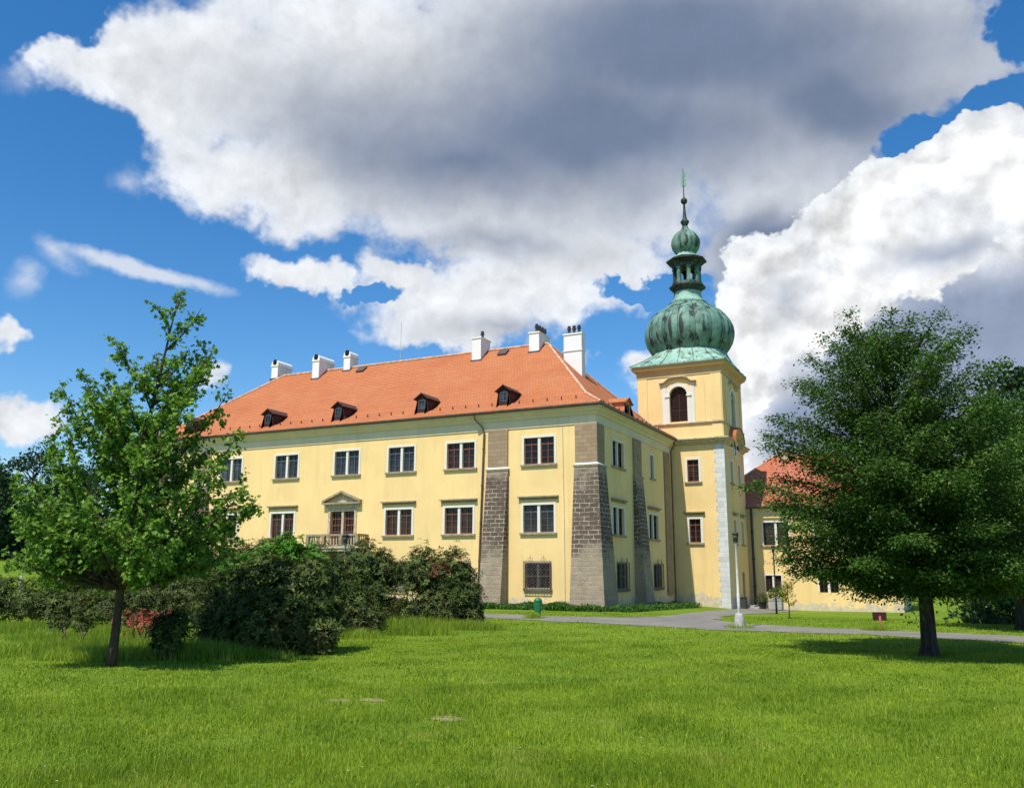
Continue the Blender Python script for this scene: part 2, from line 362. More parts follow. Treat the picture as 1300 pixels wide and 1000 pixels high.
def mat_leaf(name, c1, c2, c3=None, trans=0.35, rough=0.45):
    t = NT(name)
    a = t.N.new('ShaderNodeAttribute'); a.attribute_name = 'tint'
    o = t.coord()
    c = t.mix(a.outputs['Fac'], c1, c2)
    if c3: c = t.mix(t.ramp(t.noise(o, 1.1, 3, 0.5), 0.52, 0.75, 0, 0.6), c, c3)
    t.fin(c, rough, 0.16)
    tr = t.N.new('ShaderNodeBsdfTranslucent')
    t.L.new(t.mix(0.5, c, (0.35, 0.55, 0.05), 'MIX') if False else c, tr.inputs['Color'])
    mx = t.N.new('ShaderNodeMixShader'); mx.inputs[0].default_value = trans
    t.L.new(t.b.outputs[0], mx.inputs[1]); t.L.new(tr.outputs[0], mx.inputs[2])
    t.L.new(mx.outputs[0], t.N['Material Output'].inputs['Surface'])
    return t.m
M['leaf_maple'] = mat_leaf('maple_leaves', (0.065, 0.155, 0.016), (0.25, 0.42, 0.055), None, 0.34, 0.5)
M['leaf_beech'] = mat_leaf('dark_beech_leaves', (0.024, 0.070, 0.012), (0.14, 0.25, 0.040), None, 0.33, 0.55)
M['leaf_light'] = mat_leaf('light_tree_leaves', (0.05, 0.13, 0.022), (0.12, 0.24, 0.04), None, 0.3)
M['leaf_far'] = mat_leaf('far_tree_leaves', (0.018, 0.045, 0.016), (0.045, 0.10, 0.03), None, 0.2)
M['leaf_rhodo'] = mat_leaf('rhododendron_leaves', (0.016, 0.032, 0.009), (0.145, 0.195, 0.038), (0.12, 0.085, 0.035), 0.15, 0.6)
M['leaf_rhodo_light'] = mat_leaf('olive_shrub_leaves', (0.03, 0.05, 0.012), (0.13, 0.165, 0.035), (0.12, 0.085, 0.034), 0.2, 0.55)
M['leaf_fresh'] = mat_leaf('fresh_green_leaves', (0.07, 0.20, 0.02), (0.16, 0.36, 0.04), None, 0.35)
M['leaf_yellow'] = mat_leaf('yellow_green_leaves', (0.26, 0.28, 0.035), (0.42, 0.38, 0.06), None, 0.35)
M['leaf_red'] = mat_leaf('red_blossom', (0.26, 0.05, 0.035), (0.46, 0.16, 0.10), None, 0.25)
M['leaf_brown'] = mat_leaf('withered_brown_leaves', (0.10, 0.05, 0.02), (0.20, 0.10, 0.045), None, 0.2)
M['grass'] = mat_leaf('grass_blades', (0.105, 0.195, 0.010), (0.38, 0.49, 0.035), (0.42, 0.45, 0.07), 0.35, 0.5)
M['grass_tall'] = mat_leaf('tall_grass_blades', (0.15, 0.26, 0.018), (0.38, 0.49, 0.05), (0.42, 0.46, 0.09), 0.4, 0.5)
M['flower'] = mat_leaf('small_flower_petals', (0.75, 0.55, 0.03), (0.80, 0.78, 0.70), None, 0.2)

def mat_bark(name, base):
    t = NT(name); o = t.coord()
    n = t.noise(t.mapping(o, (9, 9, 1.6)), 1.0, 6, 0.7, 0.6); m = t.noise(o, 2.0, 4)
    c = t.mix(t.ramp(n, 0.35, 0.65), tuple(x * 0.45 for x in base), tuple(x * 1.35 for x in base))
    c = t.mix(t.ramp(m, 0.5, 0.8, 0, 0.4), c, (0.09, 0.10, 0.05))
    t.bump(n, 0.8, 0.03)
    return t.fin(c, 0.95, 0.15)
M['bark'] = mat_bark('grey_brown_bark', (0.07, 0.054, 0.038))
M['bark_dark'] = mat_bark('dark_bark', (0.055, 0.045, 0.036))

def mat_ground():
    t = NT('lawn_turf'); o = t.coord()
    a = t.noise(o, 0.16, 5, 0.6); b = t.noise(o, 1.1, 6, 0.65); f = t.noise(o, 14, 4, 0.7)
    mow = t.noise(t.mapping(o, (0.9, 0.16, 1), (2, 5, 0)), 1.0, 3, 0.5)
    c = t.mix(t.ramp(a, 0.32, 0.68), (0.120, 0.195, 0.013), (0.190, 0.275, 0.020))
    c = t.mix(t.ramp(b, 0.42, 0.75, 0, 0.55), c, (0.185, 0.285, 0.025))
    c = t.mix(t.ramp(mow, 0.45, 0.7, 0, 0.35), c, (0.20, 0.30, 0.03))
    c = t.mix(t.ramp(f, 0.4, 0.75, 0, 0.55), c, (0.045, 0.095, 0.007))
    t.bump(t.math('ADD', f, t.math('MULTIPLY', b, 0.6)), 0.9, 0.06)
    return t.fin(c, 0.95, 0.1)
M['ground'] = mat_ground()
def mat_path():
    t = NT('worn_asphalt'); o = t.coord()
    a = t.noise(o, 0.7, 5, 0.6); f = t.noise(o, 30, 4, 0.7); s = t.noise(o, 3.0, 5, 0.6)
    c = t.mix(t.ramp(a, 0.3, 0.7), (0.185, 0.172, 0.145), (0.27, 0.25, 0.21))
    c = t.mix(t.ramp(f, 0.35, 0.7, 0, 0.5), c, (0.10, 0.095, 0.085))
    c = t.mix(t.ramp(s, 0.58, 0.75, 0, 0.4), c, (0.28, 0.24, 0.17))
    t.bump(f, 0.4, 0.01)
    return t.fin(c, 0.9, 0.25)
M['path'] = mat_path()
M['soil'] = mat_simple('dry_bare_soil', (0.25, 0.20, 0.10), 0.3, 9, 0.95, 0.1, 0, 0.6)
M['dry'] = mat_simple('sun_dried_turf', (0.20, 0.215, 0.03), 0.35, 5, 0.95, 0.1, 0, 0.6)

# ------------------------------------------------------------------ mesh helpers
class MB:
    """collects faces; build() links them as one mesh object"""
    def __init__(s): s.v = []; s.f = []
    def face(s, pts):
        i = len(s.v); s.v.extend(tuple(p) for p in pts); s.f.append(tuple(range(i, i + len(pts))))
    def box(s, F, a0, a1, o0, o1, z0, z1):
        P = [F(a, o, z) for z in (z0, z1) for o in (o0, o1) for a in (a0, a1)]
        for q in ((0, 1, 5, 4), (3, 2, 6, 7), (2, 0, 4, 6), (1, 3, 7, 5), (4, 5, 7, 6), (2, 3, 1, 0)):
            # frames have a x z = outward, so low o is the inner side
            s.face([P[k] for k in q][::-1])
    def prism(s, bottom, top):
        n = len(bottom)
        for i in range(n):
            j = (i + 1) % n
            s.face([bottom[i], bottom[j], top[j], top[i]])
        s.face(list(top)); s.face(list(bottom)[::-1])
    def tube(s, pts, rad, n=8, cap=True):
        pts = [Vector(p) for p in pts]
        if isinstance(rad, (int, float)): rad = [rad] * len(pts)
        rings = []; up = None
        for i, p in enumerate(pts):
            d = (pts[min(i + 1, len(pts) - 1)] - pts[max(i - 1, 0)])
            if d.length < 1e-9: d = Vector((0, 0, 1))
            d.normalize()
            if up is None:
                up = d.orthogonal().normalized()
            else:
                up = (up - d * up.dot(d))
                up = up.normalized() if up.length > 1e-6 else d.orthogonal().normalized()
            w = d.cross(up)
            i0 = len(s.v)
            for k in range(n):
                a = 2 * math.pi * k / n
                s.v.append(tuple(p + (up * math.cos(a) + w * math.sin(a)) * rad[i]))
            rings.append(i0)
        for a, b in zip(rings, rings[1:]):
            for k in range(n):
                s.f.append((a + k, a + (k + 1) % n, b + (k + 1) % n, b + k))
        if cap:
            s.f.append(tuple(rings[0] + k for k in range(n))[::-1])
            s.f.append(tuple(rings[-1] + k for k in range(n)))
    def lathe(s, c, prof, n=32, rf=None, cap=True):
        rings = []
        for r, z in prof:
            i0 = len(s.v)
            for k in range(n):
                a = 2 * math.pi * k / n
                rr = r if rf is None else rf(r, z, a)
                s.v.append((c[0] + rr * math.cos(a), c[1] + rr * math.sin(a), c[2] + z))
            rings.append(i0)
        for a, b in zip(rings, rings[1:]):
            for k in range(n): s.f.append((a + k, a + (k + 1) % n, b + (k + 1) % n, b + k))
        if cap:
            s.f.append(tuple(rings[0] + k for k in range(n))[::-1]); s.f.append(tuple(rings[-1] + k for k in range(n)))
    def loft_rect(s, rect, prof, cap_top=False, cap_bot=False):
        """moulding round a rectangle; prof = (outset, z) from bottom to top"""
        x0, y0, x1, y1 = rect
        R = []
        for p in prof:
            o, z = p
            R.append([(x0 - o, y0 - o, z), (x1 + o, y0 - o, z), (x1 + o, y1 + o, z), (x0 - o, y1 + o, z)])
        for a, b in zip(R, R[1:]):
            for k in range(4):
                j = (k + 1) % 4
                s.face([a[k], a[j], b[j], b[k]])
        if cap_top: s.face(R[-1])
        if cap_bot: s.face(R[0][::-1])
    def build(s, name, mat, parent=None, smooth=False, uv=True, weld=False):
        me = bpy.data.meshes.new(name)
        me.from_pydata(s.v, [], s.f)
        if weld:
            import bmesh
            bm = bmesh.new(); bm.from_mesh(me); bmesh.ops.remove_doubles(bm, verts=bm.verts, dist=0.0005)
            bm.to_mesh(me); bm.free()
        me.materials.append(mat)
        if uv and len(me.polygons):
            ul = me.uv_layers.new(name='UVMap')
            for p in me.polygons:
                n = p.normal
                if abs(n.z) > 0.96: tx, ty = Vector((1, 0, 0)), Vector((0, 1, 0))
                else:
                    tx = Vector((-n.y, n.x, 0)).normalized(); ty = n.cross(tx)
                for li in p.loop_indices:
                    c = me.vertices[me.loops[li].vertex_index].co
                    ul.data[li].uv = (c.dot(tx), c.dot(ty))
        if smooth:
            me.polygons.foreach_set('use_smooth', [True] * len(me.polygons))
        ob = bpy.data.objects.new(name, me)
        COL.objects.link(ob)
        if parent: ob.parent = parent
        return ob

def empty(name, label, cat, loc=(0, 0, 0), group=None, rz=0.0):
    o = bpy.data.objects.new(name, None); COL.objects.link(o)
    o.location = loc; o.rotation_euler = (0, 0, rz); o.empty_display_size = 0.2
    o['label'] = label; o['category'] = cat
    if group: o['group'] = group
    return o
def tag(o, label=None, cat=None, group=None, kind=None):
    for k, v in (('label', label), ('category', cat), ('group', group), ('kind', kind)):
        if v: o[k] = v
    return o
def frame(O, T, Nrm):
    O, T, Nrm = Vector(O), Vector(T), Vector(Nrm)
    return lambda a, o, z: O + T * a + Nrm * o + Vector((0, 0, z))
W_ = frame((0, 0, 0), (1, 0, 0), (0, -1, 0))        # world box helper: a = x, o = -y
def wbox(mb, x0, x1, y0, y1, z0, z1): mb.box(W_, x0, x1, -y1, -y0, z0, z1)

def gz(x, y):
    s = lambda t: min(1, max(0, t)) ** 2 * (3 - 2 * min(1, max(0, t)))
    return -0.65 * s((y + 10) / 32) * s((x + 3) / 11) + 4.2 * s((-x - 34) / 55) * s((y + 40) / 40)

def wall_sheet(mb, F, a0, a1, z0, z1, holes, depth=0.24):
    """wall face with rectangular openings and their reveals; holes = (a0, a1, z0, z1)"""
    A = sorted({a0, a1, *[h[0] for h in holes], *[h[1] for h in holes]})
    Z = sorted({z0, z1, *[h[2] for h in holes], *[h[3] for h in holes]})
    for i in range(len(A) - 1):
        for j in range(len(Z) - 1):
            ca, cz = (A[i] + A[i + 1]) / 2, (Z[j] + Z[j + 1]) / 2
            if any(h[0] < ca < h[1] and h[2] < cz < h[3] for h in holes): continue
            mb.face([F(A[i], 0, Z[j]), F(A[i + 1], 0, Z[j]), F(A[i + 1], 0, Z[j + 1]), F(A[i], 0, Z[j + 1])])
    for h in holes:
        b0, b1, c0, c1 = h; d = -depth
        mb.face([F(b0, 0, c0), F(b0, 0, c1), F(b0, d, c1), F(b0, d, c0)][::-1])
        mb.face([F(b1, 0, c0), F(b1, 0, c1), F(b1, d, c1), F(b1, d, c0)])
        mb.face([F(b0, 0, c0), F(b1, 0, c0), F(b1, d, c0), F(b0, d, c0)][::-1])
        mb.face([F(b0, 0, c1), F(b1, 0, c1), F(b1, d, c1), F(b0, d, c1)])

def window(parent, F, a0, a1, z0, z1, wood='wood', glass='glass', halves=2, hood=False, sill=True, grille=False,
           rows=4, surround=0.13, label=None, depth=0.24):
    fm = MB(); e = 0.006
    s0, s1 = a0 - surround, a1 + surround
    fm.box(F, s0, a0 + e, -0.05, 0.03, z0 - 0.02, z1 + surround)
    fm.box(F, a1 - e, s1, -0.05, 0.03, z0 - 0.02, z1 + surround)
    fm.box(F, a0 + e, a1 - e, -0.05, 0.03, z1 - e, z1 + surround)
    w = a1 - a0
    if halves == 2:
        m = (a0 + a1) / 2
        fm.box(F, m - 0.085, m + 0.085, -depth + 0.02, -0.02, z0 + 0.001, z1 - e - 0.001)
        spans = [(a0 + e, m - 0.085), (m + 0.085, a1 - e)]
    else:
        spans = [(a0 + e, a1 - e)]
    f = fm.build('window', M['iron_grey' if grille else 'white'], parent)
    sm = MB(); pm = MB()
    for p, q in spans:
        o0, o1 = -depth + 0.05, -depth + 0.10
        t = 0.055
        sm.box(F, p, p + t, o0, o1, z0 + t, z1 - t); sm.box(F, q - t, q, o0, o1, z0 + t, z1 - t)
        sm.box(F, p, q, o0, o1, z0, z0 + t); sm.box(F, p, q, o0, o1, z1 - t, z1 - e)
        c = (p + q) / 2
        sm.box(F, c - 0.028, c + 0.028, o0, o1 + 0.012, z0 + t, z1 - t)
        for r in range(1, rows):
            zz = z0 + (z1 - z0) * r / rows
            k = 0.04 if r == rows - 1 else 0.014
            sm.box(F, p + t, q - t, o0 + 0.005, o1 - (0 if k > 0.02 else 0.012), zz - k, zz + k)
        pm.face([F(p, -depth + 0.06, z0), F(q, -depth + 0.06, z0), F(q, -depth + 0.06, z1), F(p, -depth + 0.06, z1)])
    sm.build('sash', M[wood], f)
    pm.build('pane', M[glass], f)
    if sill:
        sl = MB(); sl.box(F, s0 - 0.06, s1 + 0.06, -0.03, 0.12, z0 - 0.13, z0 - 0.02)
        sl.build('sill', M['sandstone'], f)
    if hood:
        h = MB()
        h.box(F, s0 - 0.10, s1 + 0.10, -0.02, 0.07, z1 + 0.30, z1 + 0.42)
        h.box(F, s0 - 0.17, s1 + 0.17, -0.02, 0.20, z1 + 0.42, z1 + 0.50)
        h.build('hood', M['sandstone'], f)
    if grille:
        g = MB(); b0, b1, y0, y1 = a0 - 0.06, a1 + 0.06, z0 - 0.16, z1 + 0.12
        O = 0.17
        def bar(p, q, r=0.012): g.tube([F(*p), F(*q)], r, 4)
        for a in (b0, b1):
            bar((a, O, y0), (a, O, y1), 0.022)
            for z in (y0, y1): bar((a, -0.02, z), (a, O, z), 0.018)
        for z in (y0, (y0 + y1) / 2, y1): bar((b0, O, z), (b1, O, z), 0.02)
        n = 9; wd = b1 - b0; ht = y1 - y0; st = wd / n
        k = -int(ht / st) - 1
        while k < n:
            for sgn in (1, -1):
                pa, pz, qa, qz = k * st, 0.0, k * st + ht, ht
                if pa < 0: pz -= pa; pa = 0
                if qa > wd: qz -= qa - wd; qa = wd
                if pz < qz - 0.02:
                    f2 = (lambda x: b0 + x) if sgn > 0 else (lambda x: b1 - x)
                    bar((f2(pa), O + 0.004 * sgn, y0 + pz), (f2(qa), O + 0.004 * sgn, y0 + qz), 0.009)
            k += 1
        for c in (b0 + wd * 0.25, b0 + wd * 0.75):
            bar((c, O, y1), (c, O, y1 + 0.34), 0.012)
            for sg in (-1, 1):
                g.tube([F(c + sg * (0.02 + 0.14 * math.sin(t * math.pi)), O, y1 + 0.22 * t) for t in (0, .25, .5, .75, 1)], 0.01, 4)
        g.build('grille', M['iron_grey'], f)
    return f

# ------------------------------------------------------------------ the palace
palace = empty('palace', 'long three storey yellow palace with orange red hipped tile roof and stone buttresses', 'palace', (0, 0, 0))
XL, YB = -36.2, 14.9
FF = frame((0, 0, 0), (1, 0, 0), (0, -1, 0))        # front: a = x
FE = frame((0, 0, 0), (0, 1, 0), (1, 0, 0))         # east side: a = y
HW = 0.97
UP = [-3.55, -8.78, -13.07, -17.3, -22.3, -27.27, -33.3]
LO = [-3.59, -8.85, -13.15, None, -22.4, -27.4, -33.3]
DOOR = (-18.40, -16.50, 3.62, 5.78)
PORTAL = (-18.35, -16.6, -0.05, 2.75)
GND = [-3.63, -8.8, -13.1, -22.3, -27.3, -33.3]
holes = [(c - HW, c + HW, 8.13, 9.68) for c in UP] + [(c - HW, c + HW, 4.2, 5.77) for c in LO if c] + [DOOR, PORTAL]
holes += [(c - .76, c + .76, 1.1, 2.46) for c in GND]
EU = [(2.62, 4.62), (9.98, 10.72)]
EL = [(2.52, 4.48), (9.40, 11.40)]
EG = [(3.1, 4.75), (10.2, 11.75)]
ehol = [(*p, 8.15, 9.68) for p in EU] + [(*p, 4.15, 5.72) for p in EL] + [(*p, 1.05, 2.45) for p in EG]
mb = MB()
wall_sheet(mb, FF, XL, 0, -0.6, 10.9, holes)
wall_sheet(mb, FE, 0, YB, -0.6, 10.9, ehol)
FB = frame((0, YB, 0), (-1, 0, 0), (0, 1, 0)); FWs = frame((XL, YB, 0), (0, -1, 0), (-1, 0, 0))
mb.face([FB(0, 0, -.6), FB(-XL, 0, -.6), FB(-XL, 0, 10.9), FB(0, 0, 10.9)])
mb.face([FWs(0, 0, -.6), FWs(YB, 0, -.6), FWs(YB, 0, 10.9), FWs(0, 0, 10.9)])
mb.build('wall', M['plaster'], palace)

for i, c in enumerate(UP):
    grey = 2 <= i <= 5
    window(palace, FF, c - HW, c + HW, 8.13, 9.68, 'wood_grey' if grey else 'wood', 'glass_blue' if grey else 'glass')
for i, c in enumerate(LO):
    if c: window(palace, FF, c - HW, c + HW, 4.2, 5.77, 'wood_grey' if i == 0 else 'wood', 'glass', hood=True)
for i, c in enumerate(GND):
    window(palace, FF, c - .76, c + .76, 1.1, 2.46, 'wood_dark', 'glass', grille=True, surround=0.07)
for i, (a, b) in enumerate(EU): window(palace, FE, a, b, 8.15, 9.68, 'wood_dark', 'glass', halves=2 if i == 0 else 1)
for a, b in EL: window(palace, FE, a, b, 4.15, 5.72, 'wood_dark', 'glass', hood=True)
for a, b in EG: window(palace, FE, a, b, 1.05, 2.45, 'wood_dark', 'glass', grille=True, surround=0.07)

# frieze and cornice
mb = MB()
mb.loft_rect((XL, 0, 0, YB), [(0.0, 10.28), (0.05, 10.28), (0.05, 10.34), (0.03, 10.36), (0.03, 10.80)])
mb.build('frieze', M['frieze'], palace)
mb = MB()
mb.loft_rect((XL, 0, 0, YB), [(0.03, 10.80), (0.12, 10.80), (0.12, 10.88), (0.22, 10.98), (0.32, 11.02), (0.32, 11.12), (0.44, 11.14), (0.44, 11.24), (0.0, 11.30)])
mb.build('cornice', M['frieze'], palace)
# roof: kicked eaves, hipped
mb = MB()
OV = 0.5
E0 = [(XL - OV, -OV, 11.38), (OV, -OV, 11.38), (OV, YB + OV, 11.38), (XL - OV, YB + OV, 11.38)]
ix, iy = 1.1, 1.3
E1 = [(XL + ix, iy, 12.35), (-ix, iy, 12.35), (-ix, YB - iy, 12.35), (XL + ix, YB - iy, 12.35)]
RY, RZ = YB / 2, 17.42
RA, RB = (-29.6, RY, RZ), (-6.25, RY, RZ)
for k in range(4):
    j = (k + 1) % 4
    mb.face([E0[k], E0[j], E1[j], E1[k]])
mb.face([E1[0], E1[1], RB, RA]); mb.face([E1[1], E1[2], RB]); mb.face([E1[2], E1[3], RA, RB]); mb.face([E1[3], E1[0], RA])
mb.face([(p[0], p[1], p[2] - 0.001) for p in E0][::-1])
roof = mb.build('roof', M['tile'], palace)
mb = MB()
def ridge_line(mb, pts, r=0.11):
    mb.tube([(p[0], p[1], p[2] + 0.02) for p in pts], r, 8)
ridge_line(mb, [RA, RB])
for a, b in ((0, RA), (1, RB), (2, RB), (3, RA)): ridge_line(mb, [E0[a], E1[a], b], 0.09)
mb.build('ridge_tiles', M['ridge'], roof)
# snow guards: a row of small hooks, each a piece of its own
sl = (12.35 - 11.38) / (1.3 + OV)
sg = None
def guard(loc, rz):
    global sg
    if sg is None:
        m = MB(); m.tube([(0, 0, 0), (0, -.05, .17), (0, -.09, .02)], 0.03, 5); sg = o = m.build('snow_guard', M['dormer_tile'], roof)
    else:
        o = sg.copy(); COL.objects.link(o); o.parent = roof
    o.location = loc; o.rotation_euler = (0, 0, rz)
x = XL + 0.8
while x < -0.6:
    guard((x, 0.45, 11.38 + sl * (0.45 + OV)), 0); x += 0.92
y = 1.2
while y < YB - 1:
    guard((-0.35, y, 11.84), math.pi / 2); y += 0.92
# roof lights
S1 = (RZ - 12.35) / (RY - iy)
def on_front(x, y): return Vector((x, y, 12.35 + S1 * (y - iy)))
nrm = Vector((0, -S1, 1)).normalized(); upv = Vector((0, 1, S1)).normalized()
for x in (-9.45, -21.55):
    mb = MB(); c = on_front(x, 6.95)
    def FR(a, o, z, c=c): return c + Vector((1, 0, 0)) * a + nrm * o + upv * z
    mb.box(FR, -0.30, 0.30, -0.05, 0.10, -0.34, 0.34)
    mb.box(FR, -0.36, 0.36, 0.101, 0.13, -0.40, 0.40)
    mb.build('roof_hatch', M['gutter'], roof)
# gutter and down pipes
mb = MB()
for ring in [[(0.46, 11.22), (0.55, 11.22), (0.60, 11.28), (0.61, 11.37), (0.57, 11.37), (0.56, 11.30), (0.46, 11.27)]]:
    mb.loft_rect((XL, 0, 0, YB), ring)
mb.build('gutter', M['gutter'], palace)
def pipe(parent, pts, r=0.055, mat='gutter', name='drainpipe'):
    m = MB(); m.tube(pts, r, 8)
    for p, q in zip(pts, pts[1:]):
        p, q = Vector(p), Vector(q)
        if abs(q.z - p.z) > 3:
            k = 1
            while k < abs(q.z - p.z):
                t = k / abs(q.z - p.z); c = p.lerp(q, t)
                m.tube([c - Vector((0, 0, 0.04)), c + Vector((0, 0, 0.04))], r * 1.4, 8); k += 2.2
    return m.build(name, M[mat], parent, smooth=False)
pipe(palace, [(-7.62, -0.52, 11.25), (-7.60, -0.50, 11.0), (-7.25, -0.16, 10.55), (-7.13, -0.10, 10.2), (-7.45, -0.10, -0.1)])
pipe(palace, [(0.44, 14.55, 11.25), (0.36, 14.6, 10.9), (0.12, 14.62, 10.5), (0.12, 14.62, -0.3)])
m = MB(); m.tube([(-2.05, -0.035, 10.4), (-1.98, -0.03, 5.0), (-1.96, -0.03, 0)], 0.014, 5)
m.build('lightning_conductor', M['galv'], palace)

# buttresses ------------------------------------------------------
def buttress(parent, top4, bot4, zc, ztop, zb=-0.3, pil=True, label=None, white=True):
    """battered masonry: quads at cap height and at the foot, ashlar pilaster above the cap"""
    m = MB()
    m.prism([(x, y, zb) for x, y in bot4], [(x, y, zc) for x, y in top4])
    ob = m.build('buttress', M['masonry'], parent)
    if label: ob['label'] = label
    cx = sum(p[0] for p in top4) / 4; cy = sum(p[1] for p in top4) / 4
    def grow(g): return [(x + g * (1 if x > cx else -1), y + g * (1 if y > cy else -1)) for x, y in top4]
    c = MB()
    c.prism([(x, y, zc - 0.02) for x, y in grow(0.03)], [(x, y, zc + 0.10) for x, y in grow(0.05)])
    c.build('drip_moulding', M['sandstone'], ob)
    c = MB()
    c.prism([(x, y, zc + 0.101) for x, y in grow(0.04)], [(x, y, zc + 0.20) for x, y in grow(-0.03)])
    c.build('cap', M['white' if white else 'sandstone'], ob)
    if pil:
        p = MB(); q = grow(-0.05)
        p.prism([(x, y, zc + 0.2) for x, y in q], [(x, y, ztop) for x, y in q])
        p.build('pilaster', M['ashlar'], ob)
    return ob
ZC, ZT = 7.83, 10.29
buttress(palace, [(-1.30, -0.16), (0.14, -0.16), (0.14, 1.15), (-1.30, 0.3)], [(-1.36, -0.92), (0.70, -0.92), (0.70, 1.40), (-1.36, 0.3)], ZC, ZT)
buttress(palace, [(-6.90, -0.16), (-5.50, -0.16), (-5.50, 0.25), (-6.90, 0.25)], [(-7.02, -0.9), (-5.60, -0.9), (-5.60, 0.25), (-7.02, 0.25)], ZC, ZT)
buttress(palace, [(-30.55, -0.16), (-29.15, -0.16), (-29.15, 0.25), (-30.55, 0.25)], [(-30.65, -0.9), (-29.05, -0.9), (-29.05, 0.25), (-30.65, 0.25)], ZC, ZT)
buttress(palace, [(-0.25, 6.32), (0.16, 6.32), (0.16, 7.90), (-0.25, 7.90)], [(-0.25, 6.25), (0.78, 6.25), (0.78, 7.80), (-0.25, 7.80)], ZC, ZT, white=False)
buttress(palace, [(XL - .16, -0.16), (XL + 1.3, -0.16), (XL + 1.3, .3), (XL - .16, 1.1)], [(XL - .7, -0.9), (XL + 1.4, -0.9), (XL + 1.4, .3), (XL - .7, 1.4)], ZC, ZT)
m = MB(); wbox(m, -0.2, 0.10, 13.05, 14.25, 0.5, 10.29)
m.build('pilaster', M['ashlar'], palace)

# balcony, door and portal ----------------------------------------
m = MB()
a0, a1, z0, z1 = DOOR
m.box(FF, a0 - .18, a0 + .006, -.05, .05, z0, z1 + .18); m.box(FF, a1 - .006, a1 + .18, -.05, .05, z0, z1 + .18)
m.box(FF, a0 + .006, a1 - .006, -.05, .05, z1 - .006, z1 + .18)
m.box(FF, -17.54, -17.36, -.22, 0.0, z0, z1 - .007)
bd = m.build('balcony_door', M['sandstone_light'], palace)
m = MB(); p = MB()
for b0, b1 in ((a0 + .006, -17.54), (-17.36, a1 - .006)):
    m.box(FF, b0, b0 + .09, -.2, -.14, z0, z1 - .01); m.box(FF, b1 - .09, b1, -.2, -.14, z0, z1 - .01)
    for r in range(6):
        zz = z0 + (z1 - z0 - .1) * r / 5; m.box(FF, b0 + .09, b1 - .09, -.195, -.145, zz, zz + .07)
    for t in (1 / 3, 2 / 3):
        c = b0 + (b1 - b0) * t; m.box(FF, c - .02, c + .02, -.19, -.14, z0 + .07, z1 - .11)
    p.face([FF(b0, -.19, z0), FF(b1, -.19, z0), FF(b1, -.19, z1), FF(b0, -.19, z1)])
m.build('door_leaf', M['wood'], bd); p.build('pane', M['glass'], bd)
m = MB()
m.box(FF, -18.74, -16.16, -.02, .08, 5.98, 6.22)
def tri(m, x0, x1, xm, zb, zt, o0, o1):
    A = [FF(x0, o1, zb), FF(x1, o1, zb), FF(xm, o1, zt)]; B = [FF(x0, o0, zb), FF(x1, o0, zb), FF(xm, o0, zt)]
    m.prism(B, A)
tri(m, -18.6, -16.3, -17.45, 6.32, 6.86, -.02, .06)
m.build('pediment_field', M['sandstone_light'], bd)
m = MB()
m.box(FF, -18.96, -15.96, -.02, .30, 6.22, 6.33)
for s_ in (-1, 1):
    e0 = (-17.46 + s_ * 1.50); xm = -17.46
    A = [FF(e0, .30, 6.331), FF(xm, .30, 6.93), FF(xm, .30, 7.07), FF(e0, .30, 6.47)]
    B = [FF(e0, -.02, 6.331), FF(xm, -.02, 6.93), FF(xm, -.02, 7.07), FF(e0, -.02, 6.47)]
    m.prism(B, A)
m.build('pediment', M['sandstone'], bd)
m = MB()
BX0, BX1, BO = -19.4, -15.35, 1.12
m.box(FF, BX0 - .06, BX1 + .06, -.02, BO + .06, 3.40, 3.50); m.box(FF, BX0, BX1, -.02, BO, 3.22, 3.40)
balc = m.build('balcony', M['sandstone_light'], palace)
m = MB()
for o0, o1, A0, A1 in ((BO - .2, BO + .02, BX0, BX1), (0, BO - .2, BX0, BX0 + .2), (0, BO - .2, BX1 - .2, BX1)):
    m.box(FF, A0, A1, o0, o1, 4.16, 4.28); m.box(FF, A0 + .02, A1 - .02, o0, o1 - .02, 3.502, 3.60)
for ax in (BX0 + .1, BX1 - .1, -18.05, -16.7):
    m.box(FF, ax - .11, ax + .11, BO - .21, BO + .03, 3.601, 4.158)
m.build('handrail', M['sandstone'], balc)
bal = MB(); bal.lathe((0, 0, 0), [(.05, 0), (.05, .05), (.03, .08), (.062, .2), (.05, .33), (.028, .45), (.045, .5), (.05, .555)], 8)
bp = None
spots = [(BX0 + .1 + .225 * k, -(BO - .09)) for k in range(1, 17)] + [(s, -o) for s in (BX0 + .1, BX1 - .1) for o in (.2, .4, .6, .8)]
for (bx, by) in spots:
    if min(abs(bx - q) for q in (-18.05, -16.7)) < .13 and by < -.9: continue
    if bp is None:
        bp = bal.build('baluster', M['sandstone_light'], balc, smooth=True); b = bp
    else:
        b = bp.copy(); COL.objects.link(b); b.parent = balc
    b.location = (bx, by, 3.602)
bk = None
for bx in (-19.0, -17.9, -16.85, -15.75):
    if bk is None:
        m = MB()
        prof = [(0, 3.21), (1.0, 3.21), (1.0, 3.06), (.72, 2.98), (.4, 2.74), (.16, 2.5), (0, 2.45)]
        m.prism([(-.12, -o, z) for o, z in prof], [(.12, -o, z) for o, z in prof])
        bk = m.build('bracket', M['sandstone'], balc); b = bk
    else:
        b = bk.copy(); COL.objects.link(b); b.parent = balc
    b.location = (bx, 0, 0)
m = MB()
a0, a1, z0, z1 = PORTAL
m.box(FF, a0 - .3, a0 + .006, -.05, .10, 0, z1 + .3); m.box(FF, a1 - .006, a1 + .3, -.05, .10, 0, z1 + .3)
m.box(FF, a0 + .006, a1 - .006, -.05, .10, z1 - .006, z1 + .3)
pt = m.build('portal', M['sandstone_light'], palace)
m = MB()
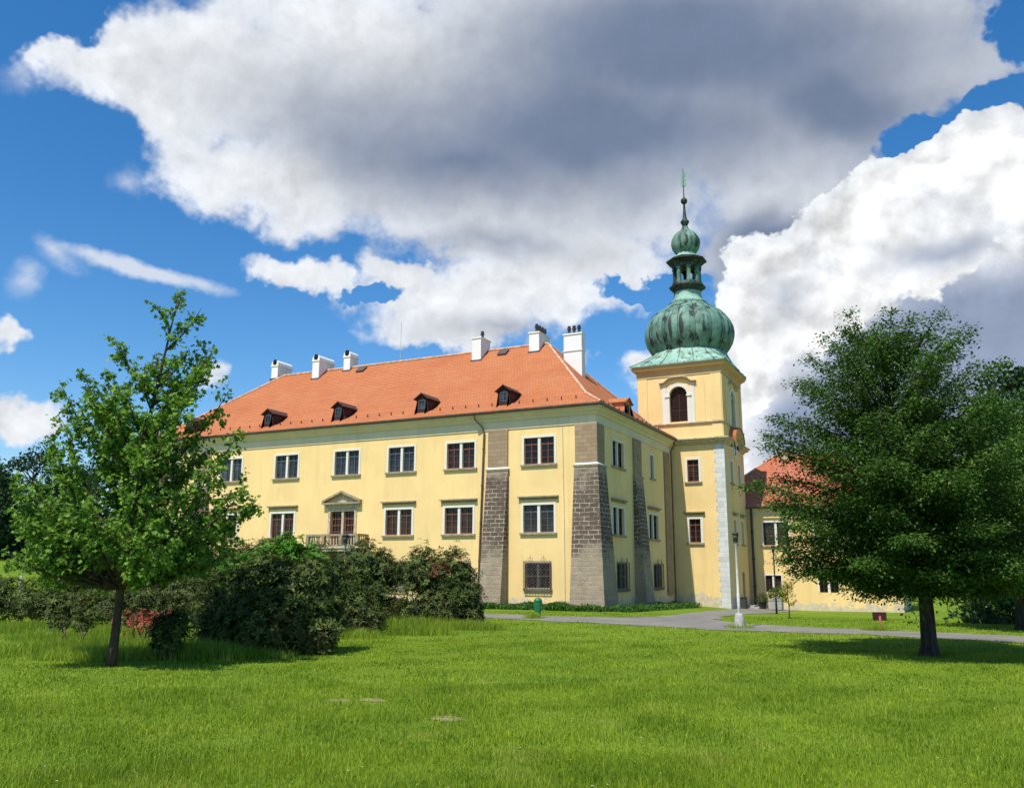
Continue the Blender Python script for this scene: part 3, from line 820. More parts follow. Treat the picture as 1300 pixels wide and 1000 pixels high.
for b0, b1 in ((a0, -17.49), (-17.46, a1)):
    m.box(FF, b0, b1, -.22, -.17, 0, z1)
    for zz in (.15, 1.0, 1.85): m.box(FF, b0 + .12, b1 - .12, -.169, -.14, zz, zz + .7)
m.build('door_leaf', M['wood_dark'], pt)

# chimneys ----------------------------------------------------------
def chimney(x0, x1, y0, y1, zb, zt, kind, name='chimney'):
    m = MB(); wbox(m, x0, x1, y0, y1, zb, zt)
    wbox(m, x0 - .05, x1 + .05, y0 - .05, y1 + .05, zt + .001, zt + .10)
    cx = (x0 + x1) / 2; w = (x1 - x0) / 2
    if kind == 'arch':
        n = 10; A = []; B = []
        for k in range(n + 1):
            a = math.pi * k / n
            A.append((cx - (w + .02) * math.cos(a), y0 - .02, zt + .22 + (w) * .95 * math.sin(a)))
        A = [(cx + w + .02, y0 - .02, zt + .101), (cx - w - .02, y0 - .02, zt + .101)][::-1] + A
        A = [A[0]] + A[2:] + [A[1]]
        B = [(p[0], y1 + .02, p[2]) for p in A]
        m.prism(A, B)
    ob = m.build(name, M['chimney'], palace)
    fl = MB(); wbox(fl, x0 - .06, x1 + .06, y0 - .10, y1 + .06, zb, zb + .02)
    m = MB()
    if kind == 'arch':
        A = [(cx + .21 * math.cos(a) , y0 - .026, zt + .33 + .25 * math.sin(a)) for a in [2 * math.pi * k / 14 for k in range(14)]]
        m.prism([(p[0], y0 + .1, p[2]) for p in A], A)
        m.build('flue_opening', M['black'], ob)
    else:
        k = int(kind)
        for i in range(k):
            if name == 'tall':
                pass
            if (x1 - x0) > (y1 - y0): px, py = x0 + (x1 - x0) * (i + .8) / (k + .6), (y0 + y1) / 2
            else: px, py = cx + .1, y0 + (y1 - y0) * (i + .5) / k
            q = MB(); q.lathe((px, py, zt + .08), [(.10, 0), (.10, .34), (.15, .36), (.15, .44), (.09, .46), (.09, .5), (.13, .52), (.10, .62)], 10)
            q.build('flue_pot', M['iron'], ob)
    # lead flashing round the foot, following the slope
    f = MB()
    for xa, xb in ((x0 - .07, x0 + .001), (x1 - .001, x1 + .07)):
        ya, yb = y0 - .06, min(y1, RY)
        if y0 < RY and kind != '3': f.prism([(xa, ya, on_front(0, ya).z - .05), (xb, ya, on_front(0, ya).z - .05), (xb, yb, on_front(0, yb).z - .05), (xa, yb, on_front(0, yb).z - .05)],
                [(xa, ya, on_front(0, ya).z + .07), (xb, ya, on_front(0, ya).z + .07), (xb, yb, on_front(0, yb).z + .07), (xa, yb, on_front(0, yb).z + .07)])
    if y0 < RY and kind != '3':
        wbox(f, x0 - .07, x1 + .07, y0 - .09, y0 - .002, on_front(0, y0).z - .12, on_front(0, y0).z + .05)
        f.build('flashing', M['gutter'], ob)
    return ob
chimney(-30.7, -30.05, 7.2, 8.9, 16.4, 18.25, 'arch')
chimney(-25.9, -25.25, 6.45, 8.3, 15.9, 18.0, 'arch')
chimney(-23.4, -22.8, 7.1, 8.1, 16.5, 18.2, 'arch')
chimney(-11.65, -10.93, 6.35, 7.75, 15.9, 18.12, '1')
chimney(-7.3, -6.55, 6.6, 8.4, 16.0, 18.05, '4')
tc = chimney(-4.85, -3.55, 6.9, 7.5, 14.2, 17.7, '3')
m = MB(); wbox(m, -4.90, -3.50, 6.85, 7.55, 16.55, 16.63)
m.build('band', M['chimney'], tc)
m = MB(); m.tube([(-18.4, RY, RZ), (-18.4, RY, RZ + 3.1)], 0.018, 5)
m.build('lightning_rod', M['galv'], palace)

# dormers -------------------------------------------------------------
def dormer(F, zf, slope, label=None, mats=('dormer_wood', 'dormer_tile'), w=.41, glass='glass_blue'):
    """F: frame at the middle of the dormer's foot on the roof, o = outward; slope of the roof"""
    dpt = 1.9
    H = 0.98
    def back(z): return -(z - 0.0) / slope           # where the roof slope reaches height z
    m = MB()
    # side cheeks and front
    for s_ in (-1, 1):
        a, b = s_ * w, s_ * (w - .05)
        P = [(a, 0, -.25), (a, 0, H), (a, back(H) - .1, H), (a, back(-.25), -.25)]
        Q = [(b, 0, -.25), (b, 0, H), (b, back(H) - .1, H), (b, back(-.25), -.25)]
        m.prism([F(*p) for p in P], [F(*p) for p in Q])
    m.box(F, -w + .05, w - .05, -.05, -.001, -.25, .26)
    m.box(F, -w + .05, -.24, -.05, -.001, .26, H); m.box(F, .24, w - .05, -.05, -.001, .26, H); m.box(F, -.24, .24, -.05, -.001, .84, H)
    zr = H + .27
    m.prism([F(-w, -.05, H), F(w, -.05, H), F(0, -.05, zr)], [F(-w, -.001, H), F(w, -.001, H), F(0, -.001, zr)])
    ob = m.build('dormer', M[mats[0]], palace)
    if label: ob['label'] = label
    r = MB()
    for s_ in (-1, 1):
        ov = w + .14; ze = H - .06
        top = [F(0, .16, zr + .05), F(s_ * ov, .16, ze), F(s_ * ov, back(ze) - .05, ze), F(0, back(zr + .05) - .1, zr + .05)]
        low = [p - Vector((0, 0, .06)) for p in top]
        r.prism(low, top)
    r.build('dormer_roof', M[mats[1]], ob)
    g = MB(); g.face([F(-.24, -.03, .26), F(.24, -.03, .26), F(.24, -.03, .84), F(-.24, -.03, .84)])
    g.build('pane', M[glass], ob)
    fr = MB()
    fr.box(F, -.245, -.2, -.029, .02, .26, .84); fr.box(F, .2, .245, -.029, .02, .26, .84)
    fr.box(F, -.2, .2, -.029, .02, .26, .31); fr.box(F, -.2, .2, -.029, .02, .79, .84); fr.box(F, -.018, .018, -.028, .01, .31, .79)
    fr.build('dormer_window_frame', M['wood_grey'], ob)
    return ob
for x in (-6.05, -11.87, -18.43, -24.5, -31.9):
    F = frame((x, 0.36, 11.82), (1, 0, 0), (0, -1, 0))
    dormer(F, 0, S1 * 0.86)
F = frame((-0.55, 7.25, 11.82), (0, 1, 0), (1, 0, 0))
dormer(F, 0, .80, mats=('dormer_side', 'tile'), w=.62, glass='glass')

# ------------------------------------------------------------------ the bell tower
tower = empty('bell_tower', 'square yellow bell tower with green copper onion dome and open lantern', 'tower', (0.7, 18.45, 0))
TX0, TX1, TY0, TY1 = -2.4, 3.78, 15.15, 21.75
TC = Vector((0.7, 18.45, 0))
class TMB(MB):
    def build(s, name, mat, parent=None, **k):
        o = MB.build(s, name, mat, parent, **k)
        for v in o.data.vertices: v.co -= TC
        return o
TF = frame((0, TY0, 0), (1, 0, 0), (0, -1, 0)); TE = frame((TX1, 0, 0), (0, 1, 0), (1, 0, 0))
def shift(F): return lambda a, o, z: F(a, o, z) - TC
TFs, TEs = shift(TF), shift(TE)
fh = [(1.12, 1.95, 8.32, 9.88), (1.12, 1.93, 4.06, 5.70)]
eh = [(16.95, 17.65, 8.32, 9.86), (19.45, 20.15, 8.32, 9.86), (17.2, 17.9, 4.05, 5.7), (19.7, 20.4, 4.05, 5.7), (19.35, 20.15, -0.4, 2.05)]
m = TMB()
wall_sheet(m, TF, TX0, TX1, -1.2, 11.0, fh); wall_sheet(m, TE, TY0, TY1, -1.2, 11.0, eh)
TB = frame((0, TY1, 0), (-1, 0, 0), (0, 1, 0)); TW = frame((TX0, 0, 0), (0, -1, 0), (-1, 0, 0))
wall_sheet(m, TB, -TX1, -TX0, -1.2, 11.0, []); wall_sheet(m, TW, -TY1, -TY0, -1.2, 11.0, [])
m.loft_rect((TX0, TY0, TX1, TY1), [(0, 11.3), (0, 12.42)])
# belfry with arched openings
def arch_wall(m, F, a0, a1, z0, z1, c, hw, zb, zs, depth=.5):
    n = 14
    arc = [(c + hw * math.cos(math.pi * k / n), zs + hw * math.sin(math.pi * k / n)) for k in range(n + 1)]   # right to left
    zt = zs + hw + .15
    for q in ((a0, c - hw, z0, z1), (c + hw, a1, z0, z1), (c - hw, c + hw, z0, zb), (c - hw, c + hw, zt, z1)):
        m.face([F(q[0], 0, q[2]), F(q[1], 0, q[2]), F(q[1], 0, q[3]), F(q[0], 0, q[3])])
    for k in range(n):
        (p, pz), (q, qz) = arc[k], arc[k + 1]
        m.face([F(p, 0, pz), F(p, 0, zt), F(q, 0, zt), F(q, 0, qz)])
    path = [(c + hw, zb)] + arc + [(c - hw, zb)]
    for (p, pz), (q, qz) in zip(path, path[1:] + path[:1]):
        m.face([F(p, 0, pz), F(q, 0, qz), F(q, -depth, qz), F(p, -depth, pz)])
    return path
AC, AH, AZB, AZS = .66, .66, 12.68, 14.62
EC = 18.55
pf = arch_wall(m, TF, TX0, TX1, 12.5, 16.15, AC, AH, AZB, AZS)
pe = arch_wall(m, TE, TY0, TY1, 12.5, 16.15, EC, AH, AZB, AZS)
wall_sheet(m, TB, -TX1, -TX0, 12.5, 16.15, []); wall_sheet(m, TW, -TY1, -TY0, 12.5, 16.15, [])
m.build('wall', M['plaster_tower'], tower)
# raised plaster strips and corner pilasters of the belfry, each a piece of its own
def piece(name, F, p, q, o, z0, z1):
    m = TMB(); m.box(F, p, q, -.02, o, z0, z1); m.build(name, M['plaster_tower'], tower)
for F, lo, hi, c in ((TF, TX0, TX1, AC), (TE, TY0, TY1, EC)):
    for p, q in ((lo, lo + .75), (hi - .75, hi)):
        piece('pilaster', F, p + .012, q - .012, .055, 12.61, 16.0)
        piece('pilaster', F, p + .012, q - .012, .045, 11.45, 12.40)
    for p, q in ((lo + 1.2, c - AH - .55), (c + AH + .55, hi - 1.2)):
        if q - p > .2: piece('panel', F, p, q, .035, 12.61, 15.9)
# arched window surrounds
for F, c, path in ((TF, AC, pf), (TE, EC, pe)):
    s = TMB()
    n = 14; ri, ro = AH - .004, AH + .24
    def ring(m, ri, ro, o0, o1, zs):
        for k in range(n):
            A = []
            for a in (math.pi * k / n, math.pi * (k + 1) / n):
                A.append((c + ri * math.cos(a), zs + ri * math.sin(a), c + ro * math.cos(a), zs + ro * math.sin(a)))
            (i0, iz0, p0, pz0), (i1, iz1, p1, pz1) = A
            lo = [F(i0, o0, iz0), F(p0, o0, pz0), F(p1, o0, pz1), F(i1, o0, iz1)]
            hi = [F(i0, o1, iz0), F(p0, o1, pz0), F(p1, o1, pz1), F(i1, o1, iz1)]
            m.prism(lo, hi)
    ring(s, ri, ro, -.04, .08, AZS)
    for sg in (-1, 1):
        x0, x1 = sorted((c + sg * ri, c + sg * ro)); s.box(F, x0, x1, -.04, .075, AZB - .1, AZS - .101)
        x0, x1 = sorted((c + sg * (ri - .05), c + sg * (ro + .08))); s.box(F, x0, x1, -.04, .14, AZS - .10, AZS + .02)
        x0, x1 = sorted((c + sg * (ro + .002), c + sg * (ro + .3))); s.box(F, x0, x1, -.04, .05, AZB - .1, 15.62)
    ob = s.build('belfry_window', M['white'], tower)
    h = TMB()
    pts = [(-1.32, 15.50), (-1.32, 15.66), (-.98, 15.72), (-.62, 15.98), (-.3, 16.03), (.3, 16.03), (.62, 15.98), (.98, 15.72), (1.32, 15.66), (1.32, 15.50)]
    pts = [(-1.36, 15.62), (-1.0, 15.66), (-.66, 15.94), (-.35, 16.0), (.35, 16.0), (.66, 15.94), (1.0, 15.66), (1.36, 15.62)]
    for (p, pz), (q, qz) in zip(pts, pts[1:]):
        for o, t0, t1 in ((.16, 0, .09), (.26, .091, .16)):
            lo = [F(c + p, -.03, pz - .16 + t0), F(c + q, -.03, qz - .16 + t0), F(c + q, -.03, qz - .16 + t1), F(c + p, -.03, pz - .16 + t1)]
            hi = [F(c + p, o, pz - .16 + t0), F(c + q, o, qz - .16 + t0), F(c + q, o, qz - .16 + t1), F(c + p, o, pz - .16 + t1)]
            h.prism(lo, hi)
    h.build('hood_mould', M['sandstone_light'], ob)
    l = TMB(); l.face([F(p, -.32, z) for p, z in path][::-1])
    zz = AZB
    while zz < AZS + AH - .1:
        hw = AH if zz < AZS else math.sqrt(max(.01, AH ** 2 - (zz - AZS) ** 2))
        l.box(F, c - hw + .03, c - .03, -.30, -.24, zz, zz + .05); l.box(F, c + .03, c + hw - .03, -.30, -.24, zz, zz + .05); zz += .14
    l.box(F, c - .03, c + .03, -.31, -.22, AZB, AZS + AH - .02)
    l.box(F, c - AH, c + AH, -.31, -.225, 13.5, 13.58)
    l.build('louvre', M['wood_dark'], ob)
# string course, cornices
m = TMB()
m.loft_rect((TX0, TY0, TX1, TY1), [(0, 12.42), (.10, 12.44), (.14, 12.50), (.14, 12.56), (0, 12.60)])
m.build('string_course', M['sandstone_light'], tower)
CP = [(0, 10.92), (.07, 10.92), (.09, 11.02), (.26, 11.10), (.34, 11.14), (.34, 11.24), (.46, 11.28), (.46, 11.36), (0, 11.44)]
m = TMB()
def run(m, P0, P1, out):
    """cornice along one side, ends mitred by the side's own outset when out has two signs"""
    P0, P1, out = Vector(P0), Vector(P1), Vector(out); d = (P1 - P0).normalized()
    e0, e1 = out.z, 0
    A, B = [], []
    for o, z in CP:
        nn = Vector((out.x, out.y, 0))
        A.append(P0 + nn * o + Vector((0, 0, z))); B.append(P1 + nn * o + Vector((0, 0, z)))
    return A, B
def strip(m, rows):
    for a, b in zip(rows, rows[1:]):
        for i in range(len(a) - 1): m.face([a[i], b[i], b[i + 1], a[i + 1]])
def prof_at(x, y, ox, oy, dz=0): return [Vector((x + ox * o, y + oy * o, z + dz)) for o, z in CP]
strip(m, [prof_at(TX0, TY1, -1, 1), prof_at(TX0, TY0, -1, -1), prof_at(TX1, TY0, 1, -1), prof_at(TX1, 16.95, 1, 0)])
strip(m, [prof_at(TX1, 20.15, 1, 0), prof_at(TX1, TY1, 1, 1), prof_at(TX0, TY1, -1, 1)])
arch_rows = []
for k in range(15):
    a = math.pi * (1 - k / 14)
    arch_rows.append(prof_at(TX1, EC + 1.6 * math.cos(a), 1, 0, 1.02 * math.sin(a) - .02 * 0))
strip(m, arch_rows)
m.build('cornice', M['sandstone_light'], tower)
m = TMB()
for k in range(14):
    A = []
    for kk in (k, k + 1):
        a = math.pi * (1 - kk / 14); y = EC + 1.6 * math.cos(a); z = 11.40 + 1.02 * math.sin(a)
        A.append(((TX1 - .02, y, z + .10), (TX1 + .52, y, z), (TX1 + .52, y, z + .06), (TX1 - .02, y, z + .16)))
    m.prism(list(A[0]), list(A[1]))
m.build('arch_roof', M['tile'], tower)
m = TMB(); m.prism([TE(EC + .42 * math.cos(a), -.02, 11.05 + .62 * math.sin(a)) for a in [2 * math.pi * k / 20 for k in range(20)]],
                   [TE(EC + .42 * math.cos(a), .03, 11.05 + .62 * math.sin(a)) for a in [2 * math.pi * k / 20 for k in range(20)]])
m.build('oculus', M['glass'], tower)
m = TMB(); n = 20
for k in range(n):
    q = []
    for a in (2 * math.pi * k / n, 2 * math.pi * (k + 1) / n): q.append([TE(EC + r * math.cos(a), o, 11.05 + (r + .2) * math.sin(a)) for r, o in ((.42, -.02), (.42, .07), (.56, .07), (.56, -.02))])
    m.prism(q[0], q[1])
m.build('oculus_surround', M['white'], tower)
m = TMB()
m.loft_rect((TX0, TY0, TX1, TY1), [(0.02, 16.05), (.05, 16.05), (.05, 16.40), (.10, 16.44), (.10, 16.50), (.26, 16.60), (.34, 16.64), (.34, 16.76), (.42, 16.80), (.42, 16.90), (0, 16.94)])
m.build('eaves_cornice', M['cornice_ochre'], tower)
# corner quoins painted white
m = TMB(); z = -0.9; k = 0
while z < 10.9:
    wq = .72 if k % 2 else .60
    m.box(TF, TX1 - wq, TX1 + .025, -.02, .025, z, min(z + .335, 10.915))
    m.box(TE, TY0 + .001, TY0 + (.30 if k % 2 else .42), -.02, .022, z, min(z + .335, 10.915)); z += .34; k += 1
m.build('quoin', M['quoin'], tower)
for (a, b, z0, z1), hd in zip(fh, (False, True)):
    window(tower, TFs, a, b, z0, z1, 'wood', 'glass', halves=1, hood=hd, surround=.16)
for (a, b, z0, z1), hd in zip(eh[:4], (False, False, True, True)):
    window(tower, TEs, a, b, z0, z1, 'wood', 'glass', halves=1, hood=hd, surround=.16)
m = TMB(); a, b, z0, z1 = eh[4]
m.box(TE, a, b, -.2, -.14, z0 - .2, z1); 
for zz in (-.1, .6, 1.3): m.box(TE, a + .1, b - .1, -.139, -.11, zz, zz + .55)
m.build('door', M['wood_dark'], tower)

# copper dome -----------------------------------------------------------
ax, ay = 0.78, 18.45
cx_, cy_ = ax, ay
hx0, hx1, hy0, hy1 = TX0 - .48 - ax, TX1 + .48 - ax, TY0 - .48 - ay, TY1 + .48 - ay
m = TMB()
def sq(a):
    c, s = math.cos(a), math.sin(a)
    r = 1e9
    if abs(c) > 1e-6: r = min(r, (hx1 if c > 0 else hx0) / c)
    if abs(s) > 1e-6: r = min(r, (hy1 if s > 0 else hy0) / s)
    return r
rows = [(0, 16.9), (0, 17.0), (.16, 17.151), (.40, 17.425), (.70, 17.823), (1, 18.367)]
def rf_base(r, z, a): return sq(a) * (1 - r) + 2.70 * r
m.lathe((ax, ay, 0), rows, 128, rf_base)
base = m.build('dome_skirt', M['copper_pale'], tower)
m = TMB()
seam_a = [math.pi / 4 + k * math.pi / 2 for k in range(4)] + [k * math.pi / 10 for k in range(20)]
for a in seam_a:
    m.tube([(ax + (rf_base(t, 0, a) + .015) * math.cos(a), ay + (rf_base(t, 0, a) + .015) * math.sin(a), z + .02) for t, z in rows[1:]], .03, 5)
m.build('standing_seam', M['copper'], base)
prof = [(2.60, 18.18), (2.68, 18.284), (2.98, 18.627), (3.26, 19.116), (3.39, 19.616), (3.42, 19.98), (3.36, 20.419), (3.20, 20.803), (2.96, 21.187), (2.62, 21.55), (2.2, 21.857), (1.78, 22.12),
        (1.46, 22.34), (1.24, 22.558), (1.12, 22.776), (1.05, 23.048), (1.02, 23.32)]
lob = lambda amp: (lambda r, z, a: r * (1 - amp + amp * abs(math.sin(8 * a)) ** .7))
m = TMB(); m.lathe((ax, ay, 0), [p for p in prof if p[1] < 22.45], 192, lob(.042), cap=False)
onion = m.build('onion_dome', M['copper'], tower, smooth=True)
m = TMB()
for k in range(16):
    a = k * math.pi / 8
    m.tube([(ax + (r * .958 + .008) * math.cos(a), ay + (r * .958 + .008) * math.sin(a), z) for r, z in prof[1:13]], .022, 5)
m.build('standing_seam', M['copper_dark'], onion)
m = TMB(); m.lathe((ax, ay, 0), [(1.50, 22.296), (1.52, 22.405), (1.28, 22.536), (1.12, 22.776), (1.05, 23.048), (1.03, 23.34)], 48)
m.build('dome_neck', M['copper_pale'], tower)
# lantern: ring, eight posts with arches, cornice
def oct_(m, rows, n=8, ph=math.pi / 8):
    R = []
    for r, z in rows: R.append([(ax + r * math.cos(ph + 2 * math.pi * k / n), ay + r * math.sin(ph + 2 * math.pi * k / n), z) for k in range(n)])
    for a, b in zip(R, R[1:]):
        for k in range(n): m.face([a[k], a[(k + 1) % n], b[(k + 1) % n], b[k]])
    m.face(R[0][::-1]); m.face(R[-1])
m = TMB(); oct_(m, [(1.02, 23.298), (1.08, 23.48), (1.36, 23.66), (1.42, 23.72), (1.42, 23.84), (1.24, 23.9), (1.18, 24.08), (1.0, 24.1)])
lan = m.build('lantern', M['copper_dark'], tower)
for k in range(8):
    a = math.pi / 8 + k * math.pi / 4
    F = frame((ax + 1.02 * math.cos(a) - TC.x, ay + 1.02 * math.sin(a) - TC.y, 0), (-math.sin(a), math.cos(a), 0), (math.cos(a), math.sin(a), 0))
    q = MB(); q.box(F, -.13, .13, -.16, .06, 24.09, 25.37)
    q.box(F, -.17, .17, -.16, .10, 24.091, 24.22); q.box(F, -.17, .17, -.16, .10, 25.17, 25.27)
    q.build('post', M['copper'], lan)
m = TMB()
for k in range(8):
    a = k * math.pi / 4
    F = frame((ax + .94 * math.cos(a), ay + .94 * math.sin(a), 0), (-math.sin(a), math.cos(a), 0), (math.cos(a), math.sin(a), 0))
    for j in range(8):
        t0, t1 = math.pi * j / 8, math.pi * (j + 1) / 8
        A = [F(.27 * math.cos(t), o, 25.02 + .3 * math.sin(t)) for t in (t0, t1) for o in (-.1, .05)]
        B = [F(.27 * math.cos(t), o, 25.44) for t in (t0, t1) for o in (-.1, .05)]
        m.prism([A[0], A[1], A[3], A[2]], [B[0], B[1], B[3], B[2]])
m.build('arch', M['copper_dark'], lan)
m = TMB(); oct_(m, [(.9, 25.35), (1.14, 25.35), (1.16, 25.54), (1.26, 25.62), (1.46, 25.8), (1.58, 25.859), (1.58, 25.957), (1.30, 26.075), (.98, 26.232), (.78, 26.369), (.70, 26.555)])
m.build('lantern_cornice', M['copper_dark'], lan)
m = TMB(); m.lathe((ax, ay, 0), [(1.30, 26.085), (1.0, 26.251), (.80, 26.388), (.72, 26.624)], 24)
m.build('lantern_roof', M['copper_pale'], lan)
m = TMB(); m.lathe((ax, ay, 0), [(.70, 26.584), (.88, 26.722), (1.05, 26.996), (1.14, 27.388), (1.10, 27.731), (.96, 28.033), (.72, 28.306), (.46, 28.488), (.30, 28.65), (.24, 28.842)], 96, lob(.045))
m.build('small_onion', M['copper'], tower, smooth=True)
m = TMB(); m.lathe((ax, ay, 0), [(.22, 28.691), (.20, 28.943), (.33, 29.196), (.34, 29.297), (.22, 29.419), (.15, 29.652), (.10, 30.208), (.07, 30.764), (.12, 30.785), (.22, 30.876), (.27, 31.038), (.22, 31.199), (.10, 31.29), (.05, 31.422), (.035, 32.13), (.02, 33.85)], 20)
m.build('spire', M['copper_dark'], tower, smooth=True)
m = TMB()
for zc, w_, h_ in ((32.585, .27, .55), (33.294, .20, .42)):
    for s_ in (-1, 1):
        out = [(0, -h_ * .7), (s_ * w_ * .6, -h_ * .55), (s_ * w_, -h_ * .1), (s_ * w_ * .65, h_ * .3), (s_ * w_ * .9, h_ * .55), (s_ * w_ * .3, h_ * .62), (0, h_ * .8)]
        A = [(ax + x * .9, ay + x * .44 - .015, zc + z) for x, z in out]; B = [(ax + x * .9, ay + x * .44 + .015, zc + z) for x, z in out]
        m.prism(A, B)
m.build('weather_vane', M['copper_pale'], tower)

# ------------------------------------------------------------------ the far wing
wing = empty('castle_wing', 'lower yellow side wing with red tiled roof behind the right tree', 'building', (7, 22, -0.6))
WC = Vector((7, 22, -0.6))
class WMB(MB):
    def build(s, name, mat, parent=None, **k):
        o = MB.build(s, name, mat, parent, **k)
        for v in o.data.vertices: v.co -= WC
        return o
WF = frame((0, 22, 0), (1, 0, 0), (0, -1, 0)); WFs = lambda a, o, z: WF(a, o, z) - WC
wx0, wx1, wy1 = 0.0, 14.2, 34.0
upw = [(4.92, 6.75), (8.6, 10.4), (11.6, 13.2)]
low = [(4.90, 6.05), (8.7, 10.0), (11.6, 12.9)]
m = WMB()
wall_sheet(m, WF, wx0, wx1, -1.2, 6.6, [(*p, 4.05, 5.74) for p in upw] + [(*p, .64, 1.84) for p in low])
for F, L_ in ((frame((wx1, 22, 0), (0, 1, 0), (1, 0, 0)), 12), (frame((wx1, wy1, 0), (-1, 0, 0), (0, 1, 0)), 14.2), (frame((wx0, wy1, 0), (0, -1, 0), (-1, 0, 0)), 12)):
    wall_sheet(m, F, 0, L_, -1.2, 6.6, [])
m.build('wall', M['plaster'], wing)
for i, p in enumerate(upw): window(wing, WFs, *p, 4.05, 5.74, 'wood_dark', 'glass', hood=False, surround=.12)
for i, p in enumerate(low): window(wing, WFs, *p, .64, 1.84, 'wood_dark', 'glass', grille=False, sill=False, surround=.08)
m = WMB(); m.loft_rect((wx0, 22, wx1, wy1), [(0, 6.25), (.04, 6.25), (.04, 6.5), (.14, 6.56), (.22, 6.62), (.22, 6.74), (.32, 6.78), (.32, 6.88), (0, 6.9)])
m.build('cornice', M['frieze'], wing)
m = WMB(); ov = .42
e = [(wx0 - ov, 22 - ov, 6.9), (wx1 + ov, 22 - ov, 6.9), (wx1 + ov, wy1 + ov, 6.9), (wx0 - ov, wy1 + ov, 6.9)]
i1 = [(wx0 + .7, 22.9, 7.6), (wx1 - .7, 22.9, 7.6), (wx1 - .7, wy1 - .9, 7.6), (wx0 + .7, wy1 - .9, 7.6)]
ra, rb = (5.0, 28, 11.45), (10.0, 28, 11.45)
for k in range(4): m.face([e[k], e[(k + 1) % 4], i1[(k + 1) % 4], i1[k]])
m.face([i1[0], i1[1], rb, ra]); m.face([i1[1], i1[2], rb]); m.face([i1[2], i1[3], ra, rb]); m.face([i1[3], i1[0], ra]); m.face([(p[0], p[1], p[2] - .01) for p in e][::-1])
wr = m.build('roof', M['tile_old'], wing)
m = WMB(); ridge_line(m, [ra, rb])
for k, r_ in enumerate((ra, rb, rb, ra)): ridge_line(m, [e[k], i1[k], r_], .09)
m.build('ridge_tiles', M['ridge'], wr)
m = WMB(); m.loft_rect((wx0, 22, wx1, wy1), [(.43, 6.76), (.52, 6.76), (.57, 6.83), (.57, 6.9), (.53, 6.9), (.43, 6.82)])
m.build('gutter', M['gutter'], wing)
m = WMB(); wbox(m, 5.6, 6.5, 27.5, 28.4, 10.6, 11.75); wbox(m, 5.52, 6.58, 27.42, 28.48, 11.751, 11.87)
m.build('chimney', M['sandstone_light'], wing)
m = WMB(); m.tube([(4.18, 21.5, 6.8), (4.15, 21.75, 6.4), (4.12, 21.85, 6.1), (4.12, 21.88, -.8)], .09, 8)
for z in (1.0, 3.0, 5.0): m.tube([(4.12, 21.88, z), (4.12, 21.88, z + .1)], .13, 8)
m.build('drainpipe', M['iron'], wing)

# ------------------------------------------------------------------ ground, paths
def gzn(x, y):
    s = lambda t: np.clip(t, 0, 1) ** 2 * (3 - 2 * np.clip(t, 0, 1))
    return -0.65 * s((y + 10) / 32) * s((x + 3) / 11) + 4.2 * s((-x - 34) / 55) * s((y + 40) / 40)
def sheet(name, xs, ys, mat, dz=0.0):
    X, Y = np.meshgrid(xs, ys, indexing='ij'); Z = gzn(X, Y) + dz
    co = np.stack([X, Y, Z], -1).reshape(-1, 3)
    n, k = len(xs), len(ys)
    idx = np.arange(n * k).reshape(n, k)
    f = np.stack([idx[:-1, :-1], idx[1:, :-1], idx[1:, 1:], idx[:-1, 1:]], -1).reshape(-1, 4)
    return np_mesh(name, co, f, mat)
def np_mesh(name, co, faces, mat, parent=None, tint=None, smooth=False):
    """fast mesh from arrays; faces (m, k) all of the same size"""
    me = bpy.data.meshes.new(name)
    co = np.asarray(co, np.float32); faces = np.asarray(faces, np.int32)
    me.vertices.add(len(co)); me.vertices.foreach_set('co', co.ravel())
    m, k = faces.shape
    me.loops.add(m * k); me.loops.foreach_set('vertex_index', faces.ravel())
    me.polygons.add(m); me.polygons.foreach_set('loop_start', np.arange(0, m * k, k, dtype=np.int32))
    me.polygons.foreach_set('loop_total', np.full(m, k, np.int32))
    if smooth: me.polygons.foreach_set('use_smooth', np.ones(m, bool))
    me.materials.append(mat)
    if tint is not None:
        at = me.attributes.new('tint', 'FLOAT', 'POINT'); at.data.foreach_set('value', np.asarray(tint, np.float32))
    me.update(calc_edges=True)
    ob = bpy.data.objects.new(name, me); COL.objects.link(ob)
    if parent: ob.parent = parent
    return ob
xs = np.unique(np.concatenate([np.linspace(-900, -110, 24), np.linspace(-110, 45, 156), np.linspace(45, 500, 20)]))
ys = np.unique(np.concatenate([np.linspace(-300, -60, 14), np.linspace(-60, 60, 121), np.linspace(60, 900, 28)]))
tag(sheet('ground', xs, ys, M['ground']), kind='structure')

def ribbon(name, left, right, mat, dz, sub=6):
    """strip between two polylines, following the ground"""
    A = []; B = []
    for P, Q in ((left, A), (right, B)):
        P = np.array(P, float)
        for i in range(len(P) - 1):
            for t in np.linspace(0, 1, sub, endpoint=False): Q.append(P[i] * (1 - t) + P[i + 1] * t)
        Q.append(P[-1])
    n = len(A); w = 9
    co = []
    for a, b in zip(A, B):
        for t in np.linspace(0, 1, w):
            p = a * (1 - t) + b * t
            j = .10 * math.sin(p[0] * 2.3 + p[1] * 1.7) * (1 if t in (0, 1) else 0)
            co.append((p[0] + j * .4, p[1] + j, gz(p[0], p[1]) + dz))
    idx = np.arange(n * w).reshape(n, w)
    f = np.stack([idx[:-1, :-1], idx[1:, :-1], idx[1:, 1:], idx[:-1, 1:]], -1).reshape(-1, 4)
    return tag(np_mesh(name, co, f, mat), kind='structure')
PL = [(-46, -10.5), (-24, -7.2), (-12, -6.6), (-2.44, -7.56), (0.89, -8.3), (3.6, -7.9), (5.6, -7.3), (7.8, -6.9), (8.96, -8.7), (10.09, -10.2), (11.68, -11.0), (14.44, -11.5), (18.99, -12.5), (24, -13.8), (40, -19)]
